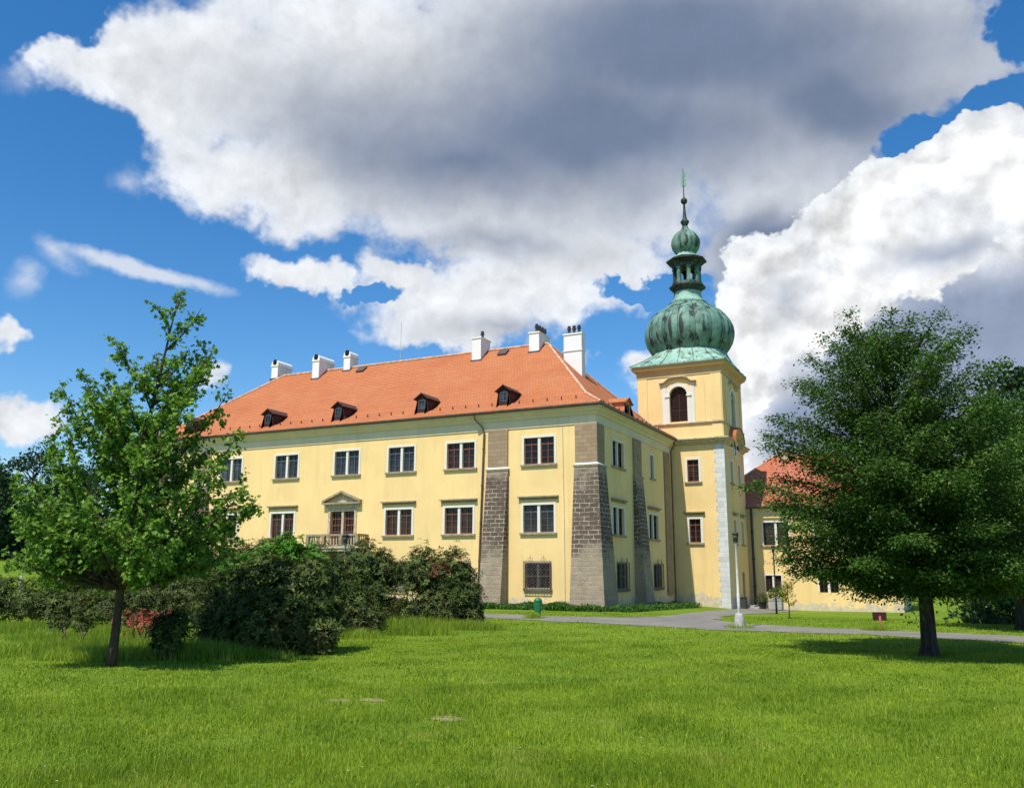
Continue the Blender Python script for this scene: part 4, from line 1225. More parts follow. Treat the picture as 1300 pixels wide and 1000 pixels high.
PR = [(-46, -15), (-24, -11.4), (-12, -10.6), (-0.52, -11.25), (2.66, -12.2), (5.26, -12.7), (7.38, -13.6), (8.6, -14.0), (9.52, -14.3), (10.87, -14.4), (12.24, -14.4), (14.64, -14.3), (18.2, -15.6), (24, -17.2), (40, -22.5)]
ribbon('path', PL, PR, M['path'], 0.012)
ribbon('path', [(3.7, -7.7), (4.9, -6.0), (5.0, -2.6), (4.4, 3), (4.0, 9), (3.9, 21.9)], [(8.2, -6.9), (7.7, -4.8), (7.2, -1.5), (6.9, 3), (6.8, 9), (7.2, 21.9)], M['path'], 0.017)

# ------------------------------------------------------------------ foliage builders
def leaves(P, D, Nn, size, width, fold=0.25, tri=False):
    """P base points, D direction of the leaf, Nn its face normal; returns vertices and faces"""
    n = len(P)
    D = D / np.linalg.norm(D, axis=1, keepdims=True)
    S = np.cross(D, Nn); S /= np.maximum(np.linalg.norm(S, axis=1, keepdims=True), 1e-6)
    U = np.cross(S, D)
    L = size[:, None]; w = L * width
    a = P; b = P + D * L * .45 + S * w * .5 + U * L * fold * .3; c = P + D * L - U * L * .10; d = P + D * L * .45 - S * w * .5 + U * L * fold * .3
    co = np.stack([a, b, c, d], 1).reshape(-1, 3)
    i = np.arange(n)[:, None] * 4
    f = np.concatenate([i + np.array([[0, 1, 2]]), i + np.array([[0, 2, 3]])], 1).reshape(-1, 3)
    return co, f
def lobed_leaves(P, D, Nn, size):
    """maple-like leaf: five points"""
    n = len(P)
    D = D / np.linalg.norm(D, axis=1, keepdims=True)
    S = np.cross(D, Nn); S /= np.maximum(np.linalg.norm(S, axis=1, keepdims=True), 1e-6)
    U = np.cross(S, D)
    out = [(0, 0, 0), (.05, .50, .06), (.42, .30, .02), (.62, .55, .10), (.68, .18, 0), (1.0, 0, -.12), (.68, -.18, 0), (.62, -.55, .10), (.42, -.30, .02), (.05, -.50, .06)]
    L = size[:, None]
    co = np.stack([P + D * L * o[0] + S * L * o[1] + U * L * o[2] for o in out], 1).reshape(-1, 3)
    i = np.arange(n)[:, None] * 10
    tr = [(0, 1, 2), (0, 2, 4), (2, 3, 4), (0, 4, 5), (0, 5, 6), (0, 6, 8), (6, 7, 8), (0, 8, 9)]
    f = np.concatenate([i + np.array([t]) for t in tr], 1).reshape(-1, 3)
    return co, f
def unit(n): 
    v = rng.normal(size=(n, 3)); return v / np.linalg.norm(v, axis=1, keepdims=True)
def bez(p0, p1, p2, n):
    t = np.linspace(0, 1, n)[:, None]
    return (1 - t) ** 2 * p0 + 2 * t * (1 - t) * p1 + t ** 2 * p2
YAW = R_(26.4065)

def tree_maple():
    base = (1.73, -32.59, 0)
    t = empty('maple_tree', 'young leafy maple with slim leaning trunk, standing left on the lawn', 'tree', base, rz=YAW)
    tips = [(.80, 8.0, 0), (1.2, 7.7, .2), (.35, 7.6, -.3), (-.65, 7.0, .1), (-1.25, 6.2, .1), (-1.6, 5.95, -.2), (-1.0, 6.4, .5), (-1.95, 4.8, .2), (-2.25, 4.1, 0), (-2.45, 3.1, .2), (-2.0, 3.6, -.9), (2.4, 2.4, .3), (1.7, 2.1, -.4), (-1.1, 2.0, -.6),
            (1.6, 6.75, .1), (2.0, 5.75, 0), (1.75, 6.2, -.5), (2.25, 4.9, .2), (2.55, 3.7, 0), (2.8, 3.35, .2), (1.9, 2.95, -.3), (-1.5, 2.6, .3), (1.2, 2.6, .5), (-.6, 2.45, .9), (.4, 2.6, -1.3), (2.2, 4.3, -.8), (-1.9, 5.2, .7), (.1, 6.8, .6), (1.3, 6.9, .6)]
    for k in range(74):
        z = 2.1 + 4.7 * rng.random() ** 1.35; rmax = np.interp(z, [2.0, 2.8, 3.6, 4.6, 5.6, 6.6, 7.2], [2.2, 2.75, 2.55, 2.05, 1.5, .85, .5]); a = rng.uniform(0, 2 * math.pi); r = rmax * rng.uniform(.55, 1.0)
        tips.append((np.interp(z, [2, 4, 7], [.12, .25, .7]) + r * math.cos(a) * .95, z, r * math.sin(a)))
    tr = np.array([(0, 0, -.1), (.03, 0, .5), (.04, .02, 1.2), (.07, 0, 2.2), (.12, .02, 3.2), (.22, 0, 4.3), (.38, .02, 5.5), (.58, 0, 6.8), (.74, 0, 7.9)])
    def tr_at(z): return np.array([np.interp(z, tr[:, 2], tr[:, i]) for i in range(3)])
    mb = MB(); mb.tube(tr, [.122, .092, .082, .085, .072, .056, .04, .022, .008], 10)
    P = []; D = []; 
    for u, z, w in tips:
        tip = np.array([u, w, z]); hor = math.hypot(u - .35, w)
        za = max(1.55, min(z - .5, z - hor * rng.uniform(.95, 1.5)))
        a = tr_at(za); mid = a * .5 + tip * .5 + np.array([0, 0, -.08 * hor]) + rng.normal(size=3) * .06
        mid[:2] += (tip - a)[:2] * .12
        L = np.linalg.norm(tip - a); n = max(4, int(L / .25))
        path = bez(a, mid, tip, n + 1)
        r0 = .012 + .012 * L
        mb.tube(path, list(np.linspace(r0, .004, n + 1)), 5, False)
        for s in np.arange(.22, 1.01, .075 / max(L, .6) * 1.25):
            p = path[min(n, int(s * n))] + rng.normal(size=3) * .02
            out = tip - a; out /= np.linalg.norm(out)
            d = unit(1)[0] * .95 + out * .55 + np.array([0, 0, .12]); d /= np.linalg.norm(d)
            l = rng.uniform(.14, .42) * (1.25 - .65 * s) * min(1.2, .55 + L * .35)
            q = p + d * l
            mb.tube([p, (p + q) / 2 + np.array([0, 0, .02]), q], [.006, .004, .002], 3, False)
            k = int(7 + l * 46)
            tt = rng.uniform(.25, 1.08, k)[:, None]
            P.append(p + (q - p) * tt + rng.normal(size=(k, 3)) * .055)
            D.append(unit(k) * .8 + d * .5 + np.array([0, 0, -.55]))
    P = np.concatenate(P); D = np.concatenate(D); n = len(P)
    Nn = unit(n) * .7 + np.array([0, -.25, .8])
    az = np.arctan2(P[:, 1], P[:, 0] - .2)
    keep = P[:, 2] > 2.1 + .32 * np.sin(3 * az + .6) + .2 * np.sin(7 * az) + rng.uniform(-.18, .18, n) - .12 * np.hypot(P[:, 0] - .2, P[:, 1])
    P, D, Nn = P[keep], D[keep], Nn[keep]; n = len(P)
    sz = rng.uniform(.055, .115, n)
    co, f = lobed_leaves(P, D, Nn, sz)
    mb.build('trunk', M['bark'], t, smooth=True, uv=False)
    np_mesh('crown', co, f, M['leaf_maple'], t, np.repeat(np.clip(rng.normal(.45, .25, n), 0, 1), 10))
    print('maple leaves', n)

def spray_tree(name, label, base, H, prof, leaf, bark, tr_r, nlev, lsize=.10, zlow=1.3, dens=1.0, group=None, droop=.25, lop=0.0, seed=0, lean=0.0):
    """layered tree: near-horizontal limbs carrying flat sprays; prof = [(z, reach)]"""
    t = empty(name, label, 'tree', base, group, rz=YAW)
    pz, pr = zip(*prof)
    tr = np.array([(0, 0, -.3), (.01, 0, .05), (.02, 0, .28), (.04, .02, 1.0), (.02, 0, H * .3), (lean * .4, .03, H * .55), (lean * .8, -.02, H * .8), (lean, 0, H * .97)])
    mb = MB(); mb.tube(tr, [tr_r * 1.9, tr_r * 1.5, tr_r * 1.1, tr_r, tr_r * .8, tr_r * .5, tr_r * .22, .01], 12)
    P = []; D = []; Nn = []
    for k in range(nlev):
        z = zlow + (H * .965 - zlow) * ((k + rng.uniform(0, 1)) / nlev) ** 1.0
        a = k * 2.39996 + rng.uniform(-.3, .3)
        reach = np.interp(z, pz, pr) * rng.uniform(.72, 1.06)
        fz = (z - zlow) / (H - zlow)
        rise = reach * (.10 + 1.5 * fz ** 2.2) - droop * reach * (1 - fz) * .35
        hd = np.array([math.cos(a), math.sin(a), 0.0])
        s = np.array([np.interp(z, tr[:, 2], tr[:, i]) for i in range(3)]); s[2] = max(zlow * .9, z - reach * .22 * (1 - .3 * fz))
        tip = np.array([s[0], s[1], 0.0]) + hd * reach * (1 + lop * max(0, hd[0])); tip[2] = s[2] + rise + reach * .2
        mid = (s + tip) / 2 + np.array([0, 0, reach * .12])
        n = max(5, int(reach / .22)); path = bez(s, mid, tip, n + 1)
        mb.tube(path, list(np.linspace(.014 + .013 * reach, .004, n + 1)), 5, False)
        side = np.array([-hd[1], hd[0], 0])
        for j in range(2, n + 1):
            sfrac = j / n
            for sg in (-1, 1):
                for rep in range(2):
                    l = (reach * .36 * (1.12 - sfrac) + .22) * rng.uniform(.5, 1.15)
                    d = side * sg * rng.uniform(.6, 1) + hd * rng.uniform(.3, 1.0) + np.array([0, 0, rng.normal(.04, .16)])
                    d /= np.linalg.norm(d); p = path[j] + rng.normal(size=3) * .03; q = p + d * l; q[2] -= l * l * .12
                    if rep == 0: mb.tube([p, (p + q) / 2 + np.array([0, 0, .02]), q], [.007, .004, .002], 3, False)
                    m = int((8 + l * 34) * dens)
                    tt = rng.uniform(.05, 1.05, m)[:, None]
                    pts = p + (q - p) * tt + rng.normal(size=(m, 3)) * np.array([.10, .10, .065]) * (1 + l * .4)
                    P.append(pts); D.append(d + unit(m) * .75 + np.array([0, 0, -.12])); Nn.append(unit(m) * .55 + np.array([0, 0, 1.0]))
        # leaves at the tip
    for _ in range(60):
        z = H - abs(rng.normal(0, .25)); m = int(14 * dens)
        c = np.array([lean + rng.normal(0, .14), rng.normal(0, .14), z]); P.append(c + rng.normal(size=(m, 3)) * .08); D.append(unit(m) + np.array([0, 0, .4])); Nn.append(unit(m))
    P = np.concatenate(P); D = np.concatenate(D); Nn = np.concatenate(Nn); n = len(P)
    sz = rng.uniform(.65, 1.15, n) * lsize
    co, f = leaves(P, D, Nn, sz, .62)
    mb.build('trunk', M[bark], t, smooth=True, uv=False)
    np_mesh('crown', co, f, M[leaf], t, np.repeat(np.clip(rng.normal(.4, .25, n), 0, 1), 4))
    print(name, 'leaves', n)
    return t

def clump_tree(name, label, base, H, R, leaf, bark, nb=60, lsize=.35, trunk=.3, z0=.25, group=None, per=90, asp=1.0):
    """broad tree farther off: limbs ending in leaf clumps"""
    t = empty(name, label, 'tree', base, group, rz=rng.uniform(0, 6))
    mb = MB(); mb.tube([(0, 0, -.5), (0, 0, H * .2), (.1, .05, H * .5), (0, .1, H * .85)], [trunk * 1.3, trunk, trunk * .6, trunk * .15], 9)
    P = []; D = []
    for k in range(nb):
        z = H * rng.uniform(z0, .97); fz = z / H
        rr = R * math.sin(math.pi * np.clip((fz - z0 * .6) / (1.04 - z0 * .6), 0, 1) ** .8) ** .7 * asp
        a = rng.uniform(0, 6.283); r = rr * rng.uniform(.45, 1.0)
        c = np.array([r * math.cos(a), r * math.sin(a), z]); s = np.array([0, 0, max(H * .12, z - r * .9)])
        mb.tube(bez(s, (s + c) / 2 + np.array([0, 0, -.05 * r]), c, 6), list(np.linspace(trunk * .32, .02, 6)), 5, False)
        cr = R * rng.uniform(.16, .34)
        m = per; v = unit(m) * (rng.uniform(.25, 1, (m, 1)) ** .5) * cr * np.array([1, 1, .75])
        P.append(c + v); D.append(v + unit(m) * cr * .8)
    P = np.concatenate(P); D = np.concatenate(D) + 1e-4; n = len(P)
    co, f = leaves(P, D, unit(n) * .7 + np.array([0, 0, .7]), rng.uniform(.6, 1.2, n) * lsize, .65)
    mb.build('trunk', M[bark], t, smooth=True, uv=False)
    np_mesh('crown', co, f, M[leaf], t, np.repeat(np.clip(rng.normal(.42, .27, n), 0, 1), 4))
    return t

def shrub(name, label, base, lumps, leaf, whorls, lsize=.12, width=.34, stems=9, group=None, cat='shrub', per=7, seed=0, inner=.35):
    """rounded bush of leaf whorls over several lumps; lumps (x, y, z, rx, ry, rz) relative to base"""
    t = empty(name, label, cat, base, group, rz=YAW)
    L = np.array(lumps, float)
    area = (L[:, 3] * L[:, 4] * L[:, 5]) ** .667; pick = rng.choice(len(L), whorls, p=area / area.sum())
    v = unit(whorls); v[:, 2] = np.where(v[:, 2] < -.85, -v[:, 2], v[:, 2])
    # ragged outline: radius follows direction-dependent noise
    ph = rng.uniform(0, 6.28, (len(L), 6))
    rag = 1 + .10 * np.sin(5 * v[:, 0] + ph[pick, 0]) + .10 * np.sin(6 * v[:, 1] + ph[pick, 1]) + .09 * np.sin(9 * v[:, 2] + ph[pick, 2]) + .07 * np.sin(13 * v[:, 0] + 11 * v[:, 1] + ph[pick, 3])
    rad = np.where(rng.random(whorls) < inner, rng.uniform(.35, .85, whorls), np.where(rng.random(whorls) < .06, rng.uniform(1.05, 1.25, whorls), rng.uniform(.84, 1.06, whorls))) * rag
    C = L[pick, :3] + v * L[pick, 3:6] * rad[:, None]
    C[:, 2] = np.where(C[:, 2] < .04, rng.uniform(.04, .5, whorls), C[:, 2]); n = len(C)
    # whorl axis: outward and up
    ax_ = v * .8 + np.array([0, 0, .55]) + unit(n) * .35; ax_ /= np.linalg.norm(ax_, axis=1, keepdims=True)
    e1 = np.cross(ax_, unit(n)); e1 /= np.linalg.norm(e1, axis=1, keepdims=True); e2 = np.cross(ax_, e1)
    P = []; D = []; Nn = []
    tw = np.clip(rng.normal(.42, .24, n), 0, 1); T = []
    for k in range(per):
        a = 2 * math.pi * k / per + rng.uniform(-.4, .4, n)
        rd = e1 * np.cos(a)[:, None] + e2 * np.sin(a)[:, None]
        tilt = rng.uniform(-.25, .75, n)[:, None]
        P.append(C + rd * .012); D.append(rd + ax_ * tilt); Nn.append(ax_ - rd * tilt * .6); T.append(np.clip(tw + rng.normal(0, .12, n), 0, 1))
    P = np.concatenate(P); D = np.concatenate(D); Nn = np.concatenate(Nn); T = np.concatenate(T)
    co, f = leaves(P, D, Nn, rng.uniform(.5, 1.3, len(P)) * np.tile(rng.uniform(.7, 1.25, n), per) * lsize, width, .1)
    co[:, 2] = np.maximum(co[:, 2], .0)
    np_mesh('foliage', co, f, M[leaf], t, np.repeat(T, 4))
    mb = MB()
    cen = L[:, :2].mean(0)
    for k in range(stems):
        l = L[k % len(L)]
        a = rng.uniform(0, 6.28); b = np.array([l[0] * .6 + rng.normal(0, .2), l[1] * .6 + rng.normal(0, .2), -.1])
        vv = unit(1)[0]; vv[2] = abs(vv[2]); e = l[:3] + vv * l[3:6] * .8
        mid = (b + e) / 2 + np.array([rng.normal(0, .25), rng.normal(0, .25), .05])
        path = bez(b, mid, e, 8) + rng.normal(0, .02, (8, 3))
        mb.tube(path, list(np.linspace(.035, .01, 8)), 6, False)
        for q in (4, 6):
            vv = unit(1)[0]; vv[2] = abs(vv[2]) * .6; p2 = path[q] + vv * l[3] * .5
            mb.tube([path[q], (path[q] + p2) / 2 + np.array([0, 0, .04]), p2], [.014, .01, .006], 5, False)
    mb.build('stem', M['stem'], t, smooth=True, uv=False)
    return t
# ------------------------------------------------------------------ trees and shrubs
tree_maple()
rng = np.random.default_rng(23)
spray_tree('hornbeam_tree', 'large dark green layered tree on a short thick trunk at right', (16.65, -21.54, 0), 7.55,
           [(1.2, 2.3), (1.9, 3.3), (2.5, 3.8), (3.2, 3.85), (4.2, 3.3), (5.2, 2.55), (6.1, 1.75), (6.8, 1.25), (7.3, .6), (7.6, .25)], 'leaf_beech', 'bark_dark', .17, 112, .095, 1.5, 1.45, lean=-.5, lop=.10, droop=.30)
spray_tree('young_lime_tree', 'lighter green tree half hidden behind the large dark tree at right', (19.4, -8.5, -.05), 8.1,
           [(1.2, 2.3), (2.5, 3.2), (4.5, 2.9), (6.3, 1.9), (7.4, .9), (8.0, .3)], 'leaf_light', 'bark_dark', .18, 70, .12, 1.4, 1.1)
clump_tree('background_tree', 'tall dark tree cut off by the right edge of the photo', (21.2, 1.6, -.3), 12.3, 2.8, 'leaf_far', 'bark_dark', 80, .26, .28, .12, per=130)
bgt = [(-80, 14, 1.6, 11.5, 5.2, 'tall dark tree at the left edge beyond the far lawn'), (-73, 12.0, 1.4, 9.5, 4.6, 'dark rounded tree beside the white lamp on the far lawn'),
       (-78.5, 20.8, 1.7, 12.5, 5.5, 'dark tree of the far row showing left of the maple trunk'), (-69.8, 19.4, 1.4, 10, 4.6, 'far dark tree directly behind the crown of the maple'),
       (-74.7, 28.4, 1.7, 12, 5.6, 'far dark tree right of the maple trunk above the shrubs'), (-62, 23.3, 1.1, 9.5, 4.4, 'far dark tree nearest the palace left corner')]
for x, y, _, h, r, lb in bgt:
    clump_tree('background_tree', lb, (x, y, gz(x, y)), h, r, 'leaf_far', 'bark_dark', 70, .42, .3, .08, 'trees beyond the far lawn', per=90)

rng = np.random.default_rng(31)
GR = 'rhododendrons on the lawn before the palace'
shrub('rhododendron', 'largest dark rhododendron, nearest the maple, with a few pale flowers', (2.55, -28.55, 0),
      [(-1.2, .2, .95, .75, .75, .95), (-.5, .3, 1.4, .85, .8, .95), (.45, .0, 1.35, .95, .9, .95), (1.0, .0, .75, .55, .7, .75), (-.2, -.5, .65, 1.15, .8, .75), (-1.3, -.1, .55, .6, .6, .6), (.9, .5, 1.5, .6, .6, .6), (.75, -.45, .6, .75, .6, .6)], 'leaf_rhodo', 7000, .125, .36, 14, GR)
shrub('rhododendron', 'low dark rhododendron just right of the largest one', (-.1, -22.8, 0),
      [(-.7, 0, .9, .95, .9, .95), (.35, -.1, .75, .9, .8, .8), (-1.3, .5, 1.3, .9, .8, .85), (1.0, -.2, .45, .6, .5, .5), (0, -.3, .4, 1.3, .7, .5)], 'leaf_rhodo', 4000, .125, .34, 10, GR)
shrub('rhododendron', 'tall rhododendron with open twisted stems beside the balcony lamp post', (-2.5, -18.0, 0),
      [(-.2, .2, 2.2, .95, .9, .75), (.55, .2, 1.9, .8, .8, .75), (-.75, .1, 1.5, .55, .6, .5), (.5, -.6, .75, .95, .7, .75), (.25, .1, 1.35, .4, .5, .5), (.9, -.3, .5, .9, .7, .5)], 'leaf_rhodo', 3900, .13, .34, 16, GR)
rusty = shrub('rhododendron', 'rounded rhododendron with a rusty brown patch, rightmost of the group', (.45, -17.8, 0),
      [(-.55, .1, 1.85, .9, .9, .8), (.45, 0, 1.75, 1.0, .95, .85), (.95, 0, 1.1, .8, .9, .85), (.2, -.4, .8, 1.2, .8, .8), (1.25, -.25, .45, .55, .6, .5), (-.1, -.4, .4, 1.2, .7, .5)], 'leaf_rhodo', 5000, .13, .34, 14, GR)
dead = shrub('withered_leaves', 'withered leaves', (.95, -18.45, 1.75), [(0, 0, .15, .33, .25, .38)], 'leaf_brown', 120, .10, .34, 1, inner=.1)
for ch in list(dead.children):
    if ch.name.startswith('foliage'):
        ch.name = 'withered_leaves'; ch['label'] = 'rusty brown withered leaves'
        ch.parent = rusty; ch.location = Matrix.Rotation(-YAW, 3, 'Z') @ (Vector(dead.location) - Vector(rusty.location))
    else: bpy.data.objects.remove(ch)
bpy.data.objects.remove(dead)
shrub('leafy_shrub', 'bright fresh green bush poking out above the largest rhododendron', (-.35, -25.6, 0),
      [(.1, 0, 2.15, .8, .6, .5), (-.8, .1, 1.85, .75, .6, .5), (.45, 0, 2.6, .4, .35, .38), (.95, .1, 2.1, .6, .5, .5), (0, 0, 1.1, .9, .6, .9)], 'leaf_fresh', 2200, .13, .45, 8)
shrub('rhododendron', 'brownish rhododendron below the palace balcony', (-6.7, -16.0, 0),
      [(0, 0, 2.2, 1.2, 1.0, .8), (1.0, .1, 1.9, 1.0, .9, .8), (-1.0, 0, 1.9, 1.0, .9, .75), (2.2, .3, 1.5, .9, .8, .9), (0, -.3, 1.1, 1.6, .9, .9)], 'leaf_rhodo_light', 3200, .13, .34, 9, GR)
shrub('rhododendron', 'olive and brown rhododendron below the leftmost palace windows', (-10.3, -14.6, 0),
      [(.2, 0, 2.2, 1.3, 1.0, .8), (-1.0, 0, 2.0, 1.1, 1.0, .75), (1.4, .1, 1.9, 1.1, .9, .75), (0, -.3, 1.1, 2.0, 1.0, .9)], 'leaf_rhodo_light', 3000, .14, .34, 9, GR)
shrub('rhododendron', 'dark rhododendron with bare twisting stems just right of the maple trunk', (-5.6, -20.4, 0),
      [(-.9, .2, 2.0, 1.0, .9, .85), (.3, .1, 2.25, 1.1, .9, .8), (1.2, 0, 1.75, .9, .8, .85), (1.5, .2, .9, .7, .7, .8), (-1.3, .2, 1.2, .7, .7, .7)], 'leaf_rhodo', 3300, .13, .34, 22, GR)
shrub('rhododendron', 'dark rhododendron left of the maple trunk', (-10.3, -20.6, 0),
      [(-.9, .2, 2.1, 1.2, .9, 1.0), (.3, .2, 2.3, 1.2, .9, .95), (1.3, .1, 1.9, 1.1, .9, .95), (2.3, .1, 1.7, .9, .8, .9), (0, -.2, .9, 1.2, .8, .8)], 'leaf_rhodo', 3000, .13, .34, 12, GR)
shrub('rhododendron', 'tall dark rhododendron between the white lamp and the maple trunk', (-13.92, -21.09, 0),
      [(-.7, .1, 1.9, .95, .9, .95), (.4, .1, 2.05, .95, .9, .9), (0, -.3, .9, 1.2, .9, .9), (1.1, .1, 1.5, .8, .8, .8)], 'leaf_rhodo', 3200, .13, .34, 10, GR)
shrub('rhododendron', 'low olive green spreading shrub left of the maple trunk', (-7.6, -23.4, 0),
      [(-1.3, 0, .65, 1.3, .8, .7), (0, 0, .9, 1.3, .8, .75), (1.0, .1, 1.0, 1.1, .8, .7), (1.9, .2, .95, .9, .7, .7)], 'leaf_rhodo_light', 2600, .12, .34, 6, GR)
shrub('rhododendron', 'dark low rhododendron at the left edge of the photo', (-13.7, -24.2, 0),
      [(-.5, 0, .9, 1.2, .9, .8), (.7, .1, .75, 1.1, .9, .7), (-1.6, .2, 1.0, .9, .9, .8), (1.6, 0, .55, .8, .7, .5)], 'leaf_rhodo', 2600, .13, .34, 8, GR)
shrub('rhododendron', 'low olive rhododendron between the maple trunk and the largest dark one', (-2.9, -23.6, 0),
      [(-.9, 0, .65, 1.0, .8, .55), (.3, .1, .8, 1.0, .8, .6), (1.3, .1, .9, .8, .7, .6)], 'leaf_rhodo_light', 2000, .12, .34, 6, GR)
shrub('azalea_bush', 'azalea bush with salmon red blossom right of the maple trunk', (-1.3, -28.9, 0),
      [(-.5, 0, .72, .55, .35, .25), (.25, .0, .66, .5, .35, .25), (-.1, -.2, .5, .6, .3, .25)], 'leaf_red', 200, .075, .5, 7, per=6, inner=.5)
shrub('leafy_shrub', 'small dark leafy bush at the foot of the maple trunk', (1.55, -31.0, 0),
      [(0, 0, .45, .32, .3, .42), (.15, .05, .75, .28, .25, .3), (-.15, 0, .7, .22, .22, .25)], 'leaf_rhodo', 420, .12, .45, 5)
shrub('leafy_shrub', 'thin young bush in the tall grass far left of the maple trunk', (-2.9, -30.4, 0),
      [(0, 0, .62, .30, .25, .16), (.55, .1, .6, .3, .2, .18)], 'leaf_rhodo_light', 110, .10, .4, 4, inner=.6)
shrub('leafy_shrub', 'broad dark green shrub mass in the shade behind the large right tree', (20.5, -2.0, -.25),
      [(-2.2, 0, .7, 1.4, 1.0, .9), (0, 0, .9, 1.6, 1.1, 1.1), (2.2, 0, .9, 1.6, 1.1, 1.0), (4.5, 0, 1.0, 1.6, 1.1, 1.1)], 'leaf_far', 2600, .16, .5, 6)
# sapling by the wing
sap = empty('sapling', 'thin yellow green sapling on the grass before the side wing', 'tree', (10.47, -3.08, gz(10.47, -3.08)))
mb = MB(); mb.tube([(0, 0, -.1), (.02, 0, .5), (-.02, .02, 1.3), (0, 0, 1.75)], [.035, .025, .015, .006], 6)
P = []
for k in range(22):
    z = rng.uniform(.35, 1.5); a = rng.uniform(0, 6.28); l = rng.uniform(.2, .55) * (1.2 - z * .45)
    e = np.array([l * math.cos(a), l * math.sin(a), z + l * .7]); mb.tube([(0, 0, z), e], [.008, .003], 4, False)
    m = 34; P.append(np.array([0, 0, z]) + (e - np.array([0, 0, z])) * rng.uniform(.3, 1.05, (m, 1)) + rng.normal(0, .045, (m, 3)))
P = np.concatenate(P); n = len(P)
co, f = leaves(P, unit(n), unit(n), rng.uniform(.05, .1, n), .6)
mb.build('trunk', M['bark'], sap, uv=False); np_mesh('crown', co, f, M['leaf_yellow'], sap, np.repeat(rng.random(n), 4))

# ------------------------------------------------------------------ grass
def blades(name, X, Y, h, w, mat, lean=.35, z=None):
    n = len(X); Z = gzn(X, Y) if z is None else z
    P = np.stack([X, Y, Z - .005], -1)
    a = rng.uniform(0, 2 * math.pi, n); S = np.stack([np.cos(a), np.sin(a), np.zeros(n)], -1)
    b = rng.uniform(0, 2 * math.pi, n); l = rng.uniform(.05, 1, n) * lean
    B = np.stack([np.cos(b) * l, np.sin(b) * l, np.zeros(n)], -1)
    up = np.array([0, 0, 1.0])
    H = h[:, None]; W = w[:, None]
    m = P + (up * .55 + B * .35) * H
    t = P + (up * (1 - .35 * l[:, None]) + B * 1.15) * H
    co = np.stack([P - S * W * .5, P + S * W * .5, m + S * W * .36, t, m - S * W * .36], 1).reshape(-1, 3)
    i = np.arange(n)[:, None] * 5
    f = np.concatenate([i + np.array([[0, 1, 2]]), i + np.array([[0, 2, 4]]), i + np.array([[4, 2, 3]])], 1).reshape(-1, 3)
    patch = .5 + .22 * np.sin(X * 1.7 + 1.3 * np.sin(Y * 1.1)) + .18 * np.sin(Y * 2.3 + X * .6) + .22 * np.sin(X * 5.3 + 2 * np.sin(Y * 4.1)) * np.sin(Y * 4.7 + X)
    patch = patch + .20 * np.sign(np.sin((X * .86 - Y * .5 + .02 * (X - 5) ** 2) * 2 * math.pi / 2.6)) * np.clip((np.hypot(X - CAM.x, Y - CAM.y) - 11) / 4, 0, 1)
    return np_mesh(name, co, f, mat, None, np.repeat(np.clip(rng.normal(.16, .24, n) + .52 * patch, 0, 1), 5))
SOIL = [(11.1, -34.95, .24, .2), (8.79, -34.28, .2, .16), (9.2, -34.0, .22, .14)]
def wedge(n, d0, d1, half=R_(43)):
    r = np.sqrt(rng.uniform(d0 ** 2, d1 ** 2, n)); a = math.pi / 2 + YAW + rng.uniform(-half, half, n)
    return CAM.x + r * np.cos(a), CAM.y + r * np.sin(a), r
def clear(X, Y, grass_too=True):
    ok = np.ones(len(X), bool)
    for x, y, rx, ry in SOIL + [(2.9, -33.75, 1.3, .30)]:
        q = ((X - x) / rx) ** 2 + ((Y - y) / ry) ** 2; ok &= (q > 1) | (rng.random(len(X)) < (.6 if rx < 1 else .55))
    # off the path and out of the buildings
    pl = np.interp(X, [p[0] for p in PL], [p[1] for p in PL]); pr = np.interp(X, [p[0] for p in PR], [p[1] for p in PR])
    jit = rng.normal(0, .12, len(X)) + .10 * np.sin(X * 3.7) * np.sin(X * 1.3 + 2)
    ok &= ~((Y < pl - .05 + jit) & (Y > pr + .05 + jit))
    lo = np.interp(Y, [-7.7, -6, -2.6, 3, 9, 22], [3.7, 4.9, 5.0, 4.4, 4.0, 3.9]); hi = np.interp(Y, [-6.9, -4.8, -1.5, 3, 9, 22], [8.2, 7.7, 7.2, 6.9, 6.8, 7.2])
    ok &= ~((Y > -8) & (X > lo + jit) & (X < hi + jit))
    ok &= ~((Y > -.3) & (X < 0.6)) & ~((Y > 14.9) & (X < 4.0)) & (Y < 21.8)
    return ok
Xs, Ys, Hs, Ws = [], [], [], []
for n, d0, d1, h0, h1, w in ((230000, 4.2, 10, .05, .125, .0055), (190000, 10, 16, .04, .10, .008), (165000, 16, 26, .04, .085, .013), (115000, 26, 46, .04, .09, .022)):
    X, Y, r = wedge(n, d0, d1); ok = clear(X, Y); X, Y = X[ok], Y[ok]; n = len(X)
    cl = .75 + .35 * np.sin(X * 2.1 + np.sin(Y * 3.1)) * np.sin(Y * 1.9 + .7) + .25 * (rng.random(n) < .04)
    Xs.append(X); Ys.append(Y); Hs.append(rng.uniform(h0, h1, n) * cl); Ws.append(rng.uniform(.7, 1.3, n) * w)
lawn = blades('lawn_grass', np.concatenate(Xs), np.concatenate(Ys), np.concatenate(Hs), np.concatenate(Ws), M['grass'], .75)
X, Y, r = wedge(9000, 5, 17); ok = clear(X, Y); X, Y, r = X[ok], Y[ok], r[ok]
wisp = blades('grass_stalks', X, Y, rng.uniform(.12, .26, len(X)), .0035 + .0004 * r, M['grass_tall'], .45)
tag(wisp, 'taller thin grass stalks standing out of the mown lawn', 'grass', kind='stuff')
tag(lawn, 'short mown bright green lawn grass', 'grass', kind='stuff')
